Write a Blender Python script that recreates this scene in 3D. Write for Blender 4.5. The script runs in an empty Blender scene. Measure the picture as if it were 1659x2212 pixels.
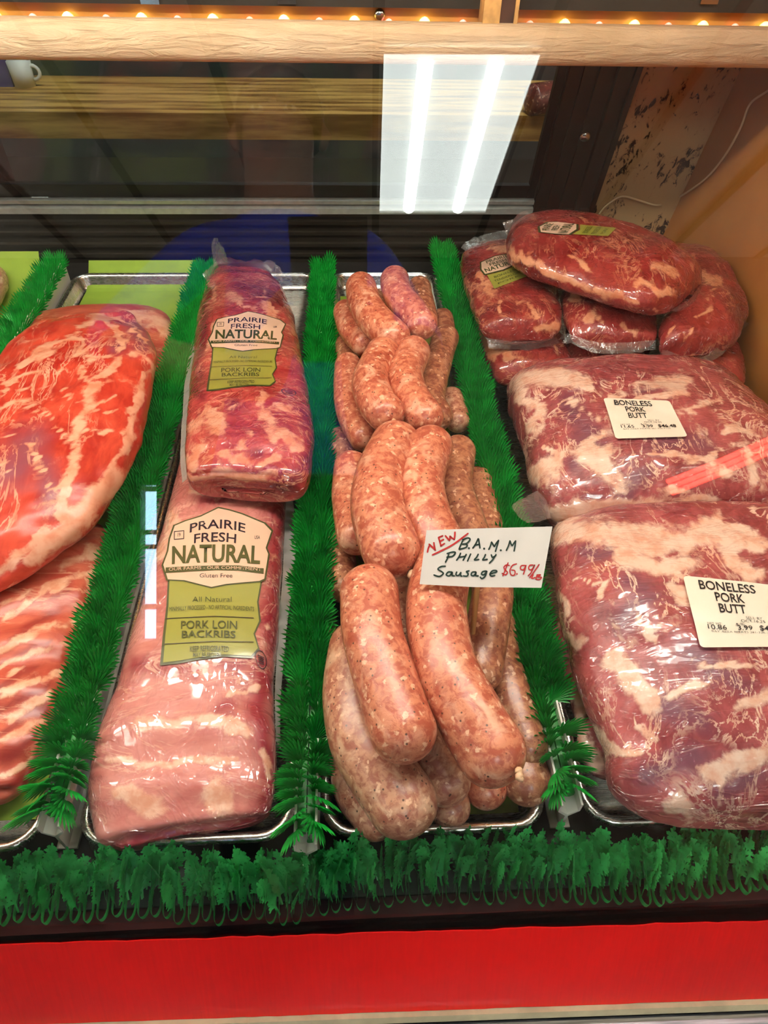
import bpy, bmesh, math, random
import numpy as np
from mathutils import Vector, Matrix, Euler
from mathutils.bvhtree import BVHTree

random.seed(4)
rng = np.random.default_rng(7)
scene = bpy.context.scene
COL = scene.collection
DZ = 0.52                      # the deck of the case stands 0.52 m above the shop floor

# ------------------------------------------------------------------ camera
FPX, CX, CY = 1470.0, 829.5, 1106.0
HC = 0.565                     # camera height over the deck
_dY = np.array([730 - CX, CY + 400, FPX]); _dY /= np.linalg.norm(_dY)
_s = 0.02
_e = -(_dY[0] + _s * _dY[1]) / _dY[2]
_dX = np.array([1, _s, _e]); _dX /= np.linalg.norm(_dX)
_dZ = np.cross(_dY, _dX)
if _dZ[1] < 0: _dZ = -_dZ
CM = np.array([_dX, _dY, _dZ])
CAM = np.array([0.0, 0.0, HC])

def ray(px, py):
    v = CM @ np.array([px - CX, CY - py, FPX]); return v / np.linalg.norm(v)
def P(px, py, z):              # point of the photograph at height z over the deck
    r = ray(px, py); return CAM + r * ((z - HC) / r[2])
def PY(px, py, y):
    r = ray(px, py); return CAM + r * (y / r[1])
def PX(px, py, x):
    r = ray(px, py); return CAM + r * (x / r[0])
def Qn(v):                     # points -> photograph coordinates (used for where markings lie on the meat)
    c = (np.asarray(v) - CAM) @ CM
    return np.stack([CX + FPX * c[:, 0] / c[:, 2], CY - FPX * c[:, 1] / c[:, 2]], 1)

cam = bpy.data.cameras.new('camera'); camo = bpy.data.objects.new('camera', cam); COL.objects.link(camo)
cam.sensor_fit = 'VERTICAL'; cam.sensor_height = 36.0; cam.sensor_width = 27.0
cam.lens = 36.0 * FPX / 2212.0; cam.clip_start = 0.01; cam.clip_end = 50
R = Matrix(((CM[0][0], CM[0][1], -CM[0][2]), (CM[1][0], CM[1][1], -CM[1][2]), (CM[2][0], CM[2][1], -CM[2][2])))
camo.matrix_world = Matrix.Translation((0, 0, HC + DZ)) @ R.to_4x4()
scene.camera = camo

# ------------------------------------------------------------------ exposure, world, lamps (values used by the lamp builders below)
scene.view_settings.view_transform = 'Standard'; scene.view_settings.look = 'None'
scene.view_settings.gamma = 1.0; scene.view_settings.use_curve_mapping = False
scene.view_settings.exposure = 0.52
world = bpy.data.worlds.new('world'); scene.world = world; world.use_nodes = True
world.node_tree.nodes['Background'].inputs[0].default_value = (0.9, 0.95, 1, 1)
world.node_tree.nodes['Background'].inputs[1].default_value = 0.15
TUBE_E, DIFF_E = 30.0, 7.8
UP_E = 40.0                     # upward glow of the lamps added to brighten the ceiling     # ceiling troffers
CASE_E = 36.0                  # lamp under the canopy of the case
LED_E = 2.6
DAY_E = 12.0
NEON_E = 30.0
CEIL = HC + 1.5                # ceiling height over the deck
GLEAN = math.radians(24.0)     # the front pane leans back
scene.cycles.use_adaptive_sampling = True; scene.cycles.adaptive_threshold = 0.04
scene.cycles.max_bounces = 7; scene.cycles.diffuse_bounces = 3; scene.cycles.glossy_bounces = 4
scene.cycles.transparent_max_bounces = 12; scene.cycles.caustics_reflective = False; scene.cycles.caustics_refractive = False
scene.cycles.sample_clamp_indirect = 4.0

# ------------------------------------------------------------------ materials
def srgb(r, g, b):
    f = lambda c: ((c / 255 + 0.055) / 1.055) ** 2.4 if c > 10 else c / 255 / 12.92
    return (f(r), f(g), f(b), 1)
class NT:
    def __init__(s, name):
        s.m = bpy.data.materials.new(name); s.m.use_nodes = True; s.t = s.m.node_tree
        s.b = s.t.nodes['Principled BSDF']; s.out = s.t.nodes['Material Output']
    def n(s, typ, props=None, **ins):
        nd = s.t.nodes.new(typ)
        for k, v in (props or {}).items(): setattr(nd, k, v)
        for k, v in ins.items(): s.set(nd, k.replace('_', ' '), v)
        return nd
    def set(s, nd, key, v):
        i = nd.inputs[int(key[1:])] if key[0] == 'i' and key[1:].isdigit() else nd.inputs[key]
        if isinstance(v, bpy.types.NodeSocket): s.t.links.new(v, i)
        else: i.default_value = v
    def p(s, **k):
        for a, v in k.items(): s.set(s.b, a.replace('_', ' '), v)
    def math(s, op, a, b=0.0, clamp=False):
        nd = s.n('ShaderNodeMath', {'operation': op, 'use_clamp': clamp}, i0=a, i1=b); return nd.outputs[0]
    def ss(s, x, a, b):
        nd = s.n('ShaderNodeMapRange', {'interpolation_type': 'SMOOTHSTEP'}, Value=x)
        nd.inputs['From Min'].default_value = a; nd.inputs['From Max'].default_value = b; return nd.outputs[0]
    def mix(s, f, a, b):
        nd = s.n('ShaderNodeMix', {'data_type': 'RGBA'}); s.set(nd, 'Factor', f)
        s.set(nd, 'i6', a); s.set(nd, 'i7', b); return nd.outputs[2]
    def noise(s, vec, scale, detail=4, rough=0.55, dist=0.0, out=0):
        nd = s.n('ShaderNodeTexNoise', Vector=vec, Scale=scale, Detail=detail, Roughness=rough, Distortion=dist); return nd.outputs[out]
    def coord(s, scale=(1, 1, 1), rand=True, rot=(0, 0, 0)):
        tc = s.n('ShaderNodeTexCoord').outputs['Object']
        if rand:
            oi = s.n('ShaderNodeObjectInfo').outputs['Random']
            k = s.math('MULTIPLY', oi, 17.0)
            cb = s.n('ShaderNodeCombineXYZ', X=k, Y=k, Z=k).outputs[0]
            tc = s.n('ShaderNodeVectorMath', {'operation': 'ADD'}, i0=tc, i1=cb).outputs[0]
        mp = s.n('ShaderNodeMapping', Vector=tc, Scale=scale, Rotation=rot); return mp.outputs[0]
    def bump(s, h, strength=0.3, dist=0.002, normal=None):
        nd = s.n('ShaderNodeBump', Height=h, Strength=strength, Distance=dist)
        if normal is not None: s.set(nd, 'Normal', normal)
        return nd.outputs[0]
    def attr(s, name):
        return s.n('ShaderNodeAttribute', {'attribute_name': name}).outputs['Fac']

def plain(name, col, rough=0.5, metal=0.0, noise=0.0, nscale=30, bump=0.0, **kw):
    m = NT(name); m.p(Roughness=rough, Metallic=metal)
    if noise:
        c = m.coord(rand=False); n = m.noise(c, nscale, 6)
        d = tuple(x * (1 - noise) for x in col[:3]) + (1,); l = tuple(min(1, x * (1 + noise * .6)) for x in col[:3]) + (1,)
        m.p(Base_Color=m.mix(m.ss(n, .3, .7), d, l))
        if bump: m.p(Normal=m.bump(n, bump, .001))
    else: m.p(Base_Color=col)
    for k, v in kw.items(): m.p(**{k: v})
    return m.m

def emis(name, col, e):
    m = NT(name); m.p(Base_Color=(0.8, .8, .8, 1), Emission_Color=col, Emission_Strength=e); return m.m

def glass_mat(name, tint=(0.97, 0.985, 0.975, 1), f0=0.042, rough=0.0):
    m = NT(name); m.t.nodes.remove(m.b)
    lw = m.n('ShaderNodeLayerWeight', Blend=0.5).outputs['Facing']
    f = m.math('POWER', lw, 5.0); f = m.math('MULTIPLY_ADD', f, 1 - f0); m.t.nodes[-1].inputs[2].default_value = f0
    tr = m.n('ShaderNodeBsdfTransparent', Color=tint).outputs[0]
    gl = m.n('ShaderNodeBsdfGlossy', Roughness=rough).outputs[0]
    mx = m.n('ShaderNodeMixShader', Fac=f, i1=tr, i2=gl).outputs[0]
    m.t.links.new(mx, m.out.inputs[0]); return m.m

def film_mat(name, tint=(0.93, 0.93, 0.92, 1), f0=0.14, bump=1.0, scale=60, haze=0.12):
    m = NT(name); m.t.nodes.remove(m.b)
    c = m.coord(); n = m.noise(c, scale, 3, .6, 1.2)
    nb = m.bump(n, bump, .004)
    lw = m.n('ShaderNodeLayerWeight', Blend=0.5, Normal=nb).outputs['Facing']
    f = m.math('MULTIPLY_ADD', m.math('POWER', lw, 4.0), 0.7); m.t.nodes[-1].inputs[2].default_value = f0
    tr = m.n('ShaderNodeBsdfTransparent', Color=tint).outputs[0]
    gl = m.n('ShaderNodeBsdfGlossy', Roughness=0.12, Normal=nb).outputs[0]
    df = m.n('ShaderNodeBsdfDiffuse', Color=(.85, .83, .8, 1)).outputs[0]
    a = m.n('ShaderNodeMixShader', Fac=haze, i1=tr, i2=df).outputs[0]
    mx = m.n('ShaderNodeMixShader', Fac=f, i1=a, i2=gl).outputs[0]
    m.t.links.new(mx, m.out.inputs[0]); return m.m

def meat_mat(name, lean_a, lean_b, fat_c, deep_c, grain=(1, 1, 1), rot=(0, 0, 0), vein=0.5, film=1.0, wr=(1, 1, 1), wrs=1.0, wrot=(0, 0, 0), scale=1.0, patch=0.0, seam=0.0):
    m = NT(name)
    c = m.coord(); g = m.coord(grain, rot=rot)
    big = m.noise(c, 14 * scale, 5, .6, .8)
    fib = m.noise(g, 90 * scale, 5, .65, .6)
    lean = m.mix(m.ss(m.math('ADD', m.math('MULTIPLY', big, .6), m.math('MULTIPLY', fib, .5)), .38, .72), lean_a, lean_b)
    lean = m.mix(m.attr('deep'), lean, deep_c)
    v = m.noise(g, 26 * scale, 5, .62, 1.6)                      # thin marbling seams
    v = m.math('ABSOLUTE', m.math('SUBTRACT', v, .5))
    v = m.math('SUBTRACT', 1.0, m.ss(v, .004, .03))
    v = m.math('MULTIPLY', v, m.ss(m.noise(c, 16 * scale, 3), .42, .62))
    v = m.math('MULTIPLY', v, vein)
    br = m.noise(c, 60 * scale, 6, .7, .8); br2 = m.noise(g, 20 * scale, 4, .6, 1.0)
    fa = m.math('ADD', m.attr('fat'), m.math('MULTIPLY', m.math('SUBTRACT', br, .5), 1.5))
    fa = m.math('ADD', fa, m.math('MULTIPLY', m.math('SUBTRACT', br2, .5), 1.2))
    fa = m.math('ADD', fa, patch)
    if seam:                                                     # muscle bundles parted by thin white seams
        wv = m.n('ShaderNodeVectorMath', {'operation': 'ADD'}, i0=g, i1=m.n('ShaderNodeVectorMath', {'operation': 'SCALE'}, i0=m.noise(c, 18 * scale, 4, .6, 0, 1), Scale=.05).outputs[0]).outputs[0]
        vo = m.n('ShaderNodeTexVoronoi', {'feature': 'DISTANCE_TO_EDGE'}, Vector=wv, Scale=seam).outputs['Distance']
        sm = m.math('SUBTRACT', 1.0, m.ss(vo, .01, .09)); fa = m.math('ADD', fa, m.math('MULTIPLY', sm, m.math('MULTIPLY', m.ss(m.noise(c, 11, 3), .40, .60), .42)))
    fm = m.ss(fa, .34, .90)
    fatn = m.noise(c, 70 * scale, 5, .6)
    fat2 = tuple(x * k for x, k in zip(fat_c[:3], (.86, .62, .54))) + (1,)
    fcol = m.mix(m.ss(fatn, .38, .68), fat_c, fat2)
    tot = m.math('MAXIMUM', fm, v, True)
    m.p(Base_Color=m.mix(tot, lean, fcol), Roughness=.36)
    m.p(Subsurface_Weight=0.0, Specular_IOR_Level=.4)
    h = m.math('ADD', m.math('MULTIPLY', fib, .5), m.math('MULTIPLY', fm, .5))
    m.p(Normal=m.bump(h, .35, .002))
    if film:
        w = m.coord(wr, rot=wrot)
        a = m.noise(w, 22 * wrs, 3, .55, 2.2)
        r1 = m.math('ABSOLUTE', m.math('SUBTRACT', a, .5)); r1 = m.math('SUBTRACT', 1.0, m.ss(r1, 0.0, .05))
        b = m.noise(w, 48 * wrs, 2, .5, 1.2)
        r2 = m.math('ABSOLUTE', m.math('SUBTRACT', b, .52)); r2 = m.math('SUBTRACT', 1.0, m.ss(r2, 0.0, .06))
        msk = m.ss(m.noise(c, 12, 2), .40, .60)
        hh = m.math('ADD', m.math('MULTIPLY', r1, .8), m.math('MULTIPLY', m.math('MULTIPLY', r2, .5), msk))
        hh = m.math('ADD', hh, m.math('MULTIPLY', m.noise(w, 9 * wrs, 2), 2.0))
        m.p(Coat_Weight=film, Coat_Roughness=.045, Coat_IOR=1.6, Coat_Normal=m.bump(hh, .95, .0055))
    else:
        m.p(Coat_Weight=.35, Coat_Roughness=.22)
    return m.m

MAT = {}
FATC = srgb(236, 186, 158)
MAT['shoulder'] = meat_mat('fresh_pork', srgb(168, 30, 24), srgb(222, 82, 58), srgb(238, 176, 146), srgb(140, 66, 84), (1, .35, 1), (0, 0, .6), .8, 0, scale=.8, patch=.06, seam=17.0)
MAT['spareribs'] = meat_mat('fresh_ribs', srgb(176, 64, 50), srgb(216, 112, 86), srgb(240, 186, 154), srgb(140, 40, 36), (.25, 1, 1), (0, 0, .35), .7, 0)
MAT['ribs'] = meat_mat('backribs', srgb(150, 36, 42), srgb(200, 84, 78), srgb(228, 164, 138), srgb(118, 22, 40), (.6, 1, 1), (0, 0, 0), .75, 1.0, (1, .8, 1), 1.0, patch=.10, seam=24.0)
MAT['ribs_pale'] = meat_mat('pale_backribs', srgb(184, 98, 94), srgb(212, 138, 128), srgb(236, 190, 168), srgb(150, 36, 52), (.35, 1, 1), (0, 0, 0), .5, 1.0, (1, .7, 1), .9, patch=.06)
MAT['butt'] = meat_mat('pork_butt', srgb(124, 46, 54), srgb(180, 88, 90), srgb(238, 206, 186), srgb(118, 66, 84), (1, .5, 1), (0, 0, -.6), 1.0, 1.0, (.35, 1.3, 1), .9, (0, 0, -.5), patch=.10, seam=15.0)
MAT['loin'] = meat_mat('tenderloin', srgb(116, 28, 28), srgb(160, 56, 52), srgb(222, 158, 122), srgb(100, 20, 24), (1, .45, 1), (0, 0, -.4), .6, 1.0, (1, 1, 1), 1.2, patch=.02, seam=14.0)

def sausage_mat(name, base, red, pale, k=1.0):
    m = NT(name); c = m.coord()
    n1 = m.noise(c, 130, 4, .65, .5); n2 = m.noise(c, 48, 4, .6, .6); n3 = m.noise(c, 260, 3, .6)
    col = m.mix(m.ss(n1, .40, .62), red, base)
    col = m.mix(m.math('MULTIPLY', m.ss(n2, .52, .70), .8), col, pale)
    wc = m.n('ShaderNodeVectorMath', {'operation': 'ADD'}, i0=c, i1=m.n('ShaderNodeVectorMath', {'operation': 'SCALE'}, i0=m.noise(c, 160, 3, .6, 0, 1), Scale=.012).outputs[0]).outputs[0]
    vo = m.n('ShaderNodeTexVoronoi', Vector=wc, Scale=150.0, Randomness=1.0)
    sp = m.math('MULTIPLY', m.math('SUBTRACT', 1.0, m.ss(vo.outputs['Distance'], .22, .42)), m.ss(m.n('ShaderNodeSeparateColor', Color=vo.outputs['Color']).outputs[0], .62, .66))
    col = m.mix(m.math('MULTIPLY', sp, .7), col, srgb(250, 206, 172))
    vb = m.n('ShaderNodeTexVoronoi', Vector=c, Scale=210.0, Randomness=1.0)
    bp = m.math('MULTIPLY', m.math('SUBTRACT', 1.0, m.ss(vb.outputs['Distance'], .11, .23)), m.ss(m.n('ShaderNodeSeparateColor', Color=vb.outputs['Color']).outputs[1]  , .60, .62))
    col = m.mix(m.math('MULTIPLY', bp, .9), col, srgb(54, 30, 22))
    m.p(Base_Color=col, Roughness=.42, Normal=m.bump(m.math('ADD', n1, m.math('MULTIPLY', n3, .4)), .45, .0012))
    m.p(Coat_Weight=.55, Coat_Roughness=.25)
    return m.m
MAT['sausage'] = sausage_mat('sausage_casing', srgb(216, 138, 106), srgb(174, 84, 62), srgb(236, 180, 150))
MAT['sausage_pale'] = sausage_mat('dry_sausage_casing', srgb(206, 152, 122), srgb(164, 96, 76), srgb(224, 184, 154))
MAT['sausage_grey'] = sausage_mat('greyish_sausage_casing', srgb(188, 128, 94), srgb(140, 78, 58), srgb(208, 158, 124))
MAT['chub'] = sausage_mat('smoked_chub', srgb(120, 50, 40), srgb(86, 30, 26), srgb(150, 84, 70))

def leaf_mat(name, a, b):
    m = NT(name); c = m.coord(); n = m.noise(c, 60, 3)
    m.p(Base_Color=m.mix(m.ss(n, .3, .7), a, b), Roughness=.38, Specular_IOR_Level=.5)
    d = m.n('ShaderNodeBsdfTranslucent', Color=(.02, .5, .06, 1)).outputs[0]
    mx = m.n('ShaderNodeMixShader', Fac=.22, i1=m.b.outputs[0], i2=d).outputs[0]
    m.t.links.new(mx, m.out.inputs[0]); return m.m
MAT['leaf'] = leaf_mat('green_plastic_leaf', srgb(6, 124, 40), srgb(28, 176, 64))
MAT['parsley'] = leaf_mat('green_plastic_parsley', srgb(12, 116, 46), srgb(58, 176, 92))
MAT['white_plastic'] = plain('white_plastic', srgb(228, 222, 214), .35)
MAT['steel'] = NT('brushed_steel')
_m = MAT['steel']; _n = _m.noise(_m.coord((1, 12, 1)), 120, 4)
_m.p(Base_Color=srgb(196, 194, 188), Metallic=1.0, Roughness=_m.math('MULTIPLY_ADD', _n, .22)); _m.t.nodes[-1].inputs[2].default_value = .16
MAT['steel'] = _m.m
_m = NT('aluminium_rail'); _n = _m.noise(_m.coord((.05, 1, 1), False), 400, 3)
_m.p(Base_Color=_m.mix(_m.ss(_n, .3, .7), srgb(150, 152, 158), srgb(214, 216, 222)), Metallic=.9, Roughness=.32); MAT['alu'] = _m.m
MAT['paper_green'] = plain('green_paper', srgb(142, 172, 52), .7, noise=.12, nscale=20)
MAT['deck'] = plain('dark_deck', srgb(48, 46, 44), .5, noise=.2)
MAT['brown'] = plain('dark_brown_ledge', srgb(46, 13, 13), .85, noise=.25, nscale=18, Specular_IOR_Level=.12)
MAT['dark_metal'] = plain('dark_bronze_metal', srgb(56, 51, 44), .42, .35, noise=.18, nscale=12)
MAT['dark_glass_frame'] = plain('black_gasket', srgb(22, 21, 20), .5)
MAT['black'] = plain('black_plastic', srgb(14, 14, 15), .35)

_m = NT('cream_wood_grain'); _c = _m.coord((.16, 1, 1), False)     # pale embossed wood
_n = _m.noise(_c, 130, 6, .6, 1.5); _n2 = _m.noise(_m.coord((1, 1, 1), False), 8, 4)
_m.p(Base_Color=_m.mix(_m.ss(_n2, .35, .7), srgb(214, 188, 150), srgb(228, 206, 172)), Roughness=.55, Normal=_m.bump(_n, .9, .004)); MAT['cream_wood'] = _m.m
_m = NT('varnished_board'); _n = _m.noise(_m.coord((.2, 1, 1), False), 40, 5)
_m.p(Base_Color=_m.mix(_n, srgb(176, 118, 52), srgb(204, 150, 78)), Roughness=.28, Coat_Weight=.5, Coat_Roughness=.15); MAT['board'] = _m.m
_m = NT('tan_panel'); _n = _m.noise(_m.coord((1, 1, 1), False), 5, 5)
_m.p(Base_Color=_m.mix(_m.ss(_n, .3, .7), srgb(164, 104, 46), srgb(186, 126, 62)), Roughness=.32, Coat_Weight=.25, Coat_Roughness=.2); MAT['tan'] = _m.m
_m = NT('rusted_cream_paint'); _c = _m.coord((1.6, 1, .8), False)  # flaking paint
_n = _m.noise(_c, 58, 6, .68, .6); _b = _m.noise(_m.coord((1, 1, 1), False), 11, 3)
_f = _m.ss(_m.math('ADD', _m.math('MULTIPLY', _n, .8), _m.math('MULTIPLY', _b, .55)), .71, .76)
_f2 = _m.ss(_m.math('ADD', _m.math('MULTIPLY', _n, .7), _m.math('MULTIPLY', _b, .6)), .62, .78)
_cc = _m.mix(_m.math('MULTIPLY', _f2, .45), srgb(196, 164, 118), srgb(140, 90, 44))
_m.p(Base_Color=_m.mix(_f, _cc, srgb(34, 22, 14)), Roughness=.6, Normal=_m.bump(_m.math('SUBTRACT', 1.0, _f), .5, .001)); MAT['rust'] = _m.m
_m = NT('red_vinyl_tape'); _n = _m.noise(_m.coord((1, .05, .05), False), 500, 3); _n2 = _m.noise(_m.coord((1, 1, 1), False), 6, 3)
_m.p(Base_Color=_m.mix(_m.ss(_m.math('ADD', _m.math('MULTIPLY', _n, .3), _n2), .4, .9), srgb(204, 3, 5), srgb(232, 8, 7)), Roughness=.42, Normal=_m.bump(_n, .12, .0008)); MAT['red'] = _m.m
MAT['cream_strip'] = plain('aged_cream_plastic', srgb(196, 186, 150), .5, noise=.2, nscale=40)
_m = NT('butcher_block'); _c = _m.coord((1, 1, 1), False)
_w = _m.n('ShaderNodeTexWave', {'wave_type': 'BANDS', 'bands_direction': 'Y'}, Vector=_c, Scale=11.0, Distortion=1.5, Detail=3.0).outputs[1]
_n = _m.noise(_m.coord((.12, 1, 1), False), 46, 5)
_m.p(Base_Color=_m.mix(_m.ss(_m.math('ADD', _m.math('MULTIPLY', _w, .14), _n), .36, .74), srgb(128, 84, 36), srgb(214, 166, 92)), Roughness=.4); MAT['block'] = _m.m
MAT['wood_peg'] = plain('pale_wood', srgb(206, 160, 96), .6, noise=.35, nscale=50)
MAT['burnt'] = plain('dark_stained_wood', srgb(64, 36, 22), .6, noise=.5, nscale=40)
MAT['glass'] = glass_mat('clear_pane')
MAT['glass_rear'] = glass_mat('rear_pane', (.9, .92, .91, 1), .03)
MAT['film'] = film_mat('clear_film')
MAT['film_milky'] = film_mat('milky_film', (.94, .88, .80, 1), .10, .6, 30, .5)
MAT['card'] = plain('white_card', srgb(226, 220, 214), .6, noise=.04, nscale=60)
MAT['sticker'] = plain('white_sticker', srgb(240, 232, 214), .4)
MAT['ink'] = plain('black_ink', srgb(20, 20, 24), .5)
MAT['ink_green'] = plain('dark_green_ink', srgb(14, 44, 34), .5)
MAT['ink_red'] = plain('red_ink', srgb(180, 22, 20), .5)
MAT['lab_cream'] = plain('cream_print', srgb(232, 196, 170), .4, Coat_Weight=.5, Coat_Roughness=.12)
MAT['lab_green'] = plain('olive_green_print', srgb(150, 150, 64), .4, Coat_Weight=.5, Coat_Roughness=.12)
MAT['lab_dark'] = plain('dark_green_print', srgb(66, 74, 36), .4, Coat_Weight=.5, Coat_Roughness=.12)
MAT['lab_ink'] = plain('navy_print', srgb(34, 26, 40), .4)
MAT['wood_stick'] = plain('bamboo', srgb(196, 146, 86), .6)
MAT['wire'] = plain('white_wire', srgb(214, 190, 150), .5)
MAT['chrome'] = plain('chrome', srgb(190, 188, 180), .2, 1.0)
MAT['knot'] = plain('casing_knot', srgb(226, 184, 146), .4)

# ------------------------------------------------------------------ builders
ORG = {}
def link(name, v, f, mat, parent=None, origin=None, smooth=True, attrs=None, rep=None):
    v = np.asarray(v, float)
    if parent is not None: o0 = ORG[parent.name]
    else:
        o0 = np.asarray(origin) if origin is not None else np.array([(v[:, 0].min() + v[:, 0].max()) / 2, (v[:, 1].min() + v[:, 1].max()) / 2, v[:, 2].min()])
    me = bpy.data.meshes.new(name); me.from_pydata((v - o0).tolist(), [], [list(map(int, q)) for q in f]); me.update()
    mats = mat if isinstance(mat, (list, tuple)) else [mat]
    for m in mats: me.materials.append(m)
    if smooth: me.polygons.foreach_set('use_smooth', [True] * len(me.polygons))
    for k, a in (attrs or {}).items():
        at = me.attributes.new(k, 'FLOAT', 'POINT'); at.data.foreach_set('value', np.asarray(a, np.float32))
    o = bpy.data.objects.new(name, me); COL.objects.link(o)
    if parent is not None: o.parent = parent
    else: o.location = (o0[0], o0[1], o0[2] + DZ)
    ORG[o.name] = o0
    return o
def thing(name, origin, label, cat, group=None):
    o = bpy.data.objects.new(name, None); COL.objects.link(o); o.empty_display_size = .05
    o.location = (origin[0], origin[1], origin[2] + DZ); ORG[o.name] = np.asarray(origin, float)
    return tag(o, label, cat, group)
def tag(o, label, cat, group=None):
    o['label'] = label; o['category'] = cat
    if group: o['group'] = group
    return o
def struct(o):
    o['kind'] = 'structure'; return o

class MB:
    def __init__(s): s.v = []; s.f = []; s.n = 0
    def add(s, v, f):
        v = np.asarray(v, float); s.v.append(v); s.f += [[i + s.n for i in q] for q in f]; s.n += len(v); return s
    def box(s, a, b, M=None, off=None):
        x0, y0, z0 = a; x1, y1, z1 = b
        v = np.array([[x0, y0, z0], [x1, y0, z0], [x1, y1, z0], [x0, y1, z0], [x0, y0, z1], [x1, y0, z1], [x1, y1, z1], [x0, y1, z1]], float)
        if M is not None: v = v @ np.asarray(M).T
        if off is not None: v = v + np.asarray(off)
        return s.add(v, [(0, 3, 2, 1), (4, 5, 6, 7), (0, 1, 5, 4), (1, 2, 6, 5), (2, 3, 7, 6), (3, 0, 4, 7)])
    def tube(s, pts, r, n=10, caps=True):
        pts = np.asarray(pts, float); k = len(pts); r = np.broadcast_to(np.asarray(r, float), (k,))
        T = np.gradient(pts, axis=0); T /= np.linalg.norm(T, axis=1)[:, None] + 1e-12
        up = np.array([0, 0, 1.]) if abs(T[0][2]) < .9 else np.array([1., 0, 0])
        V = []
        for i in range(k):
            a = np.cross(T[i], up); a /= np.linalg.norm(a) + 1e-12; b = np.cross(a, T[i]); up = b
            th = np.arange(n) * 2 * np.pi / n
            V.append(pts[i] + r[i] * (np.cos(th)[:, None] * a + np.sin(th)[:, None] * b))
        V = np.concatenate(V); F = []
        for i in range(k - 1):
            for j in range(n): F.append((i * n + j, i * n + (j + 1) % n, (i + 1) * n + (j + 1) % n, (i + 1) * n + j))
        if caps: F.append(tuple(range(n))[::-1]); F.append(tuple((k - 1) * n + j for j in range(n)))
        return s.add(V, F)
    def extrude(s, prof, p0, p1, A, B, closed=True):       # prof in the (A, B) plane, swept from p0 to p1
        prof = np.asarray(prof, float); n = len(prof); A = np.asarray(A, float); B = np.asarray(B, float)
        a = np.asarray(p0) + prof[:, :1] * A + prof[:, 1:] * B; b = np.asarray(p1) + prof[:, :1] * A + prof[:, 1:] * B
        F = [(i, (i + 1) % n, n + (i + 1) % n, n + i) for i in range(n if closed else n - 1)]
        if closed: F += [tuple(range(n))[::-1], tuple(range(n, 2 * n))]
        return s.add(np.concatenate([a, b]), F)
    def out(s, name, mat, parent=None, smooth=False, **k):
        return link(name, np.concatenate(s.v), s.f, mat, parent, smooth=smooth, **k)
def bevel(o, w=.002, seg=2):
    m = o.modifiers.new('edge', 'BEVEL'); m.width = w; m.segments = seg; m.limit_method = 'ANGLE'; return o

def _hash(i):
    i = (i.astype(np.int64) * 374761393) & 0x7fffffff
    i = ((i ^ (i >> 13)) * 1274126177) & 0x7fffffff
    return ((i ^ (i >> 16)) & 0xffff) / 65535.0
def vnoise(p, sc, seed=0, octv=3):
    out = 0; amp = 1; tot = 0; p = np.asarray(p) * sc + seed * 13.7
    for o in range(octv):
        q = np.floor(p).astype(np.int64); t = p - q; t = t * t * (3 - 2 * t); r = 0
        for dx in (0, 1):
            for dy in (0, 1):
                for dz in (0, 1):
                    w = (t[:, 0] if dx else 1 - t[:, 0]) * (t[:, 1] if dy else 1 - t[:, 1]) * (t[:, 2] if dz else 1 - t[:, 2])
                    r = r + w * _hash((q[:, 0] + dx) * 73 + (q[:, 1] + dy) * 9311 + (q[:, 2] + dz) * 49999 + seed * 101)
        out = out + amp * (r - .5); tot += amp; amp *= .5; p = p * 2.03 + 5.1
    return out / tot
def catmull(pts, n):
    pts = np.asarray(pts, float); k = len(pts)
    if k == 2:
        t = np.linspace(0, 1, n)[:, None]; return pts[0] * (1 - t) + pts[1] * t
    p = np.vstack([2 * pts[0] - pts[1], pts, 2 * pts[-1] - pts[-2]]); out = []
    for u in np.linspace(0, k - 1, n):
        i = min(int(u), k - 2); t = u - i; a, b, c, d = p[i:i + 4]
        out.append(.5 * (2 * b + (c - a) * t + (2 * a - 5 * b + 4 * c - d) * t * t + (3 * b - a - 3 * c + d) * t ** 3))
    return np.array(out)

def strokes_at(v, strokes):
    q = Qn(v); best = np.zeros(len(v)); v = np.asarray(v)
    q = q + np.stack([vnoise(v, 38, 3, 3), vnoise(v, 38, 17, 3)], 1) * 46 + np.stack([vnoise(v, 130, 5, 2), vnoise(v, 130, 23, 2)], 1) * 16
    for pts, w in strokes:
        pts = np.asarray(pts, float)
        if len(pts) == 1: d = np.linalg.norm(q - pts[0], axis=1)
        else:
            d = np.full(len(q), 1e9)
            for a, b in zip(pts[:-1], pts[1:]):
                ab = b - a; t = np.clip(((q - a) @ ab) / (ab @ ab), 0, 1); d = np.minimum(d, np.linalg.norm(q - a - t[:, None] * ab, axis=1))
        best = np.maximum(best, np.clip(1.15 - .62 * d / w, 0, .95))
    return best

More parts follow.
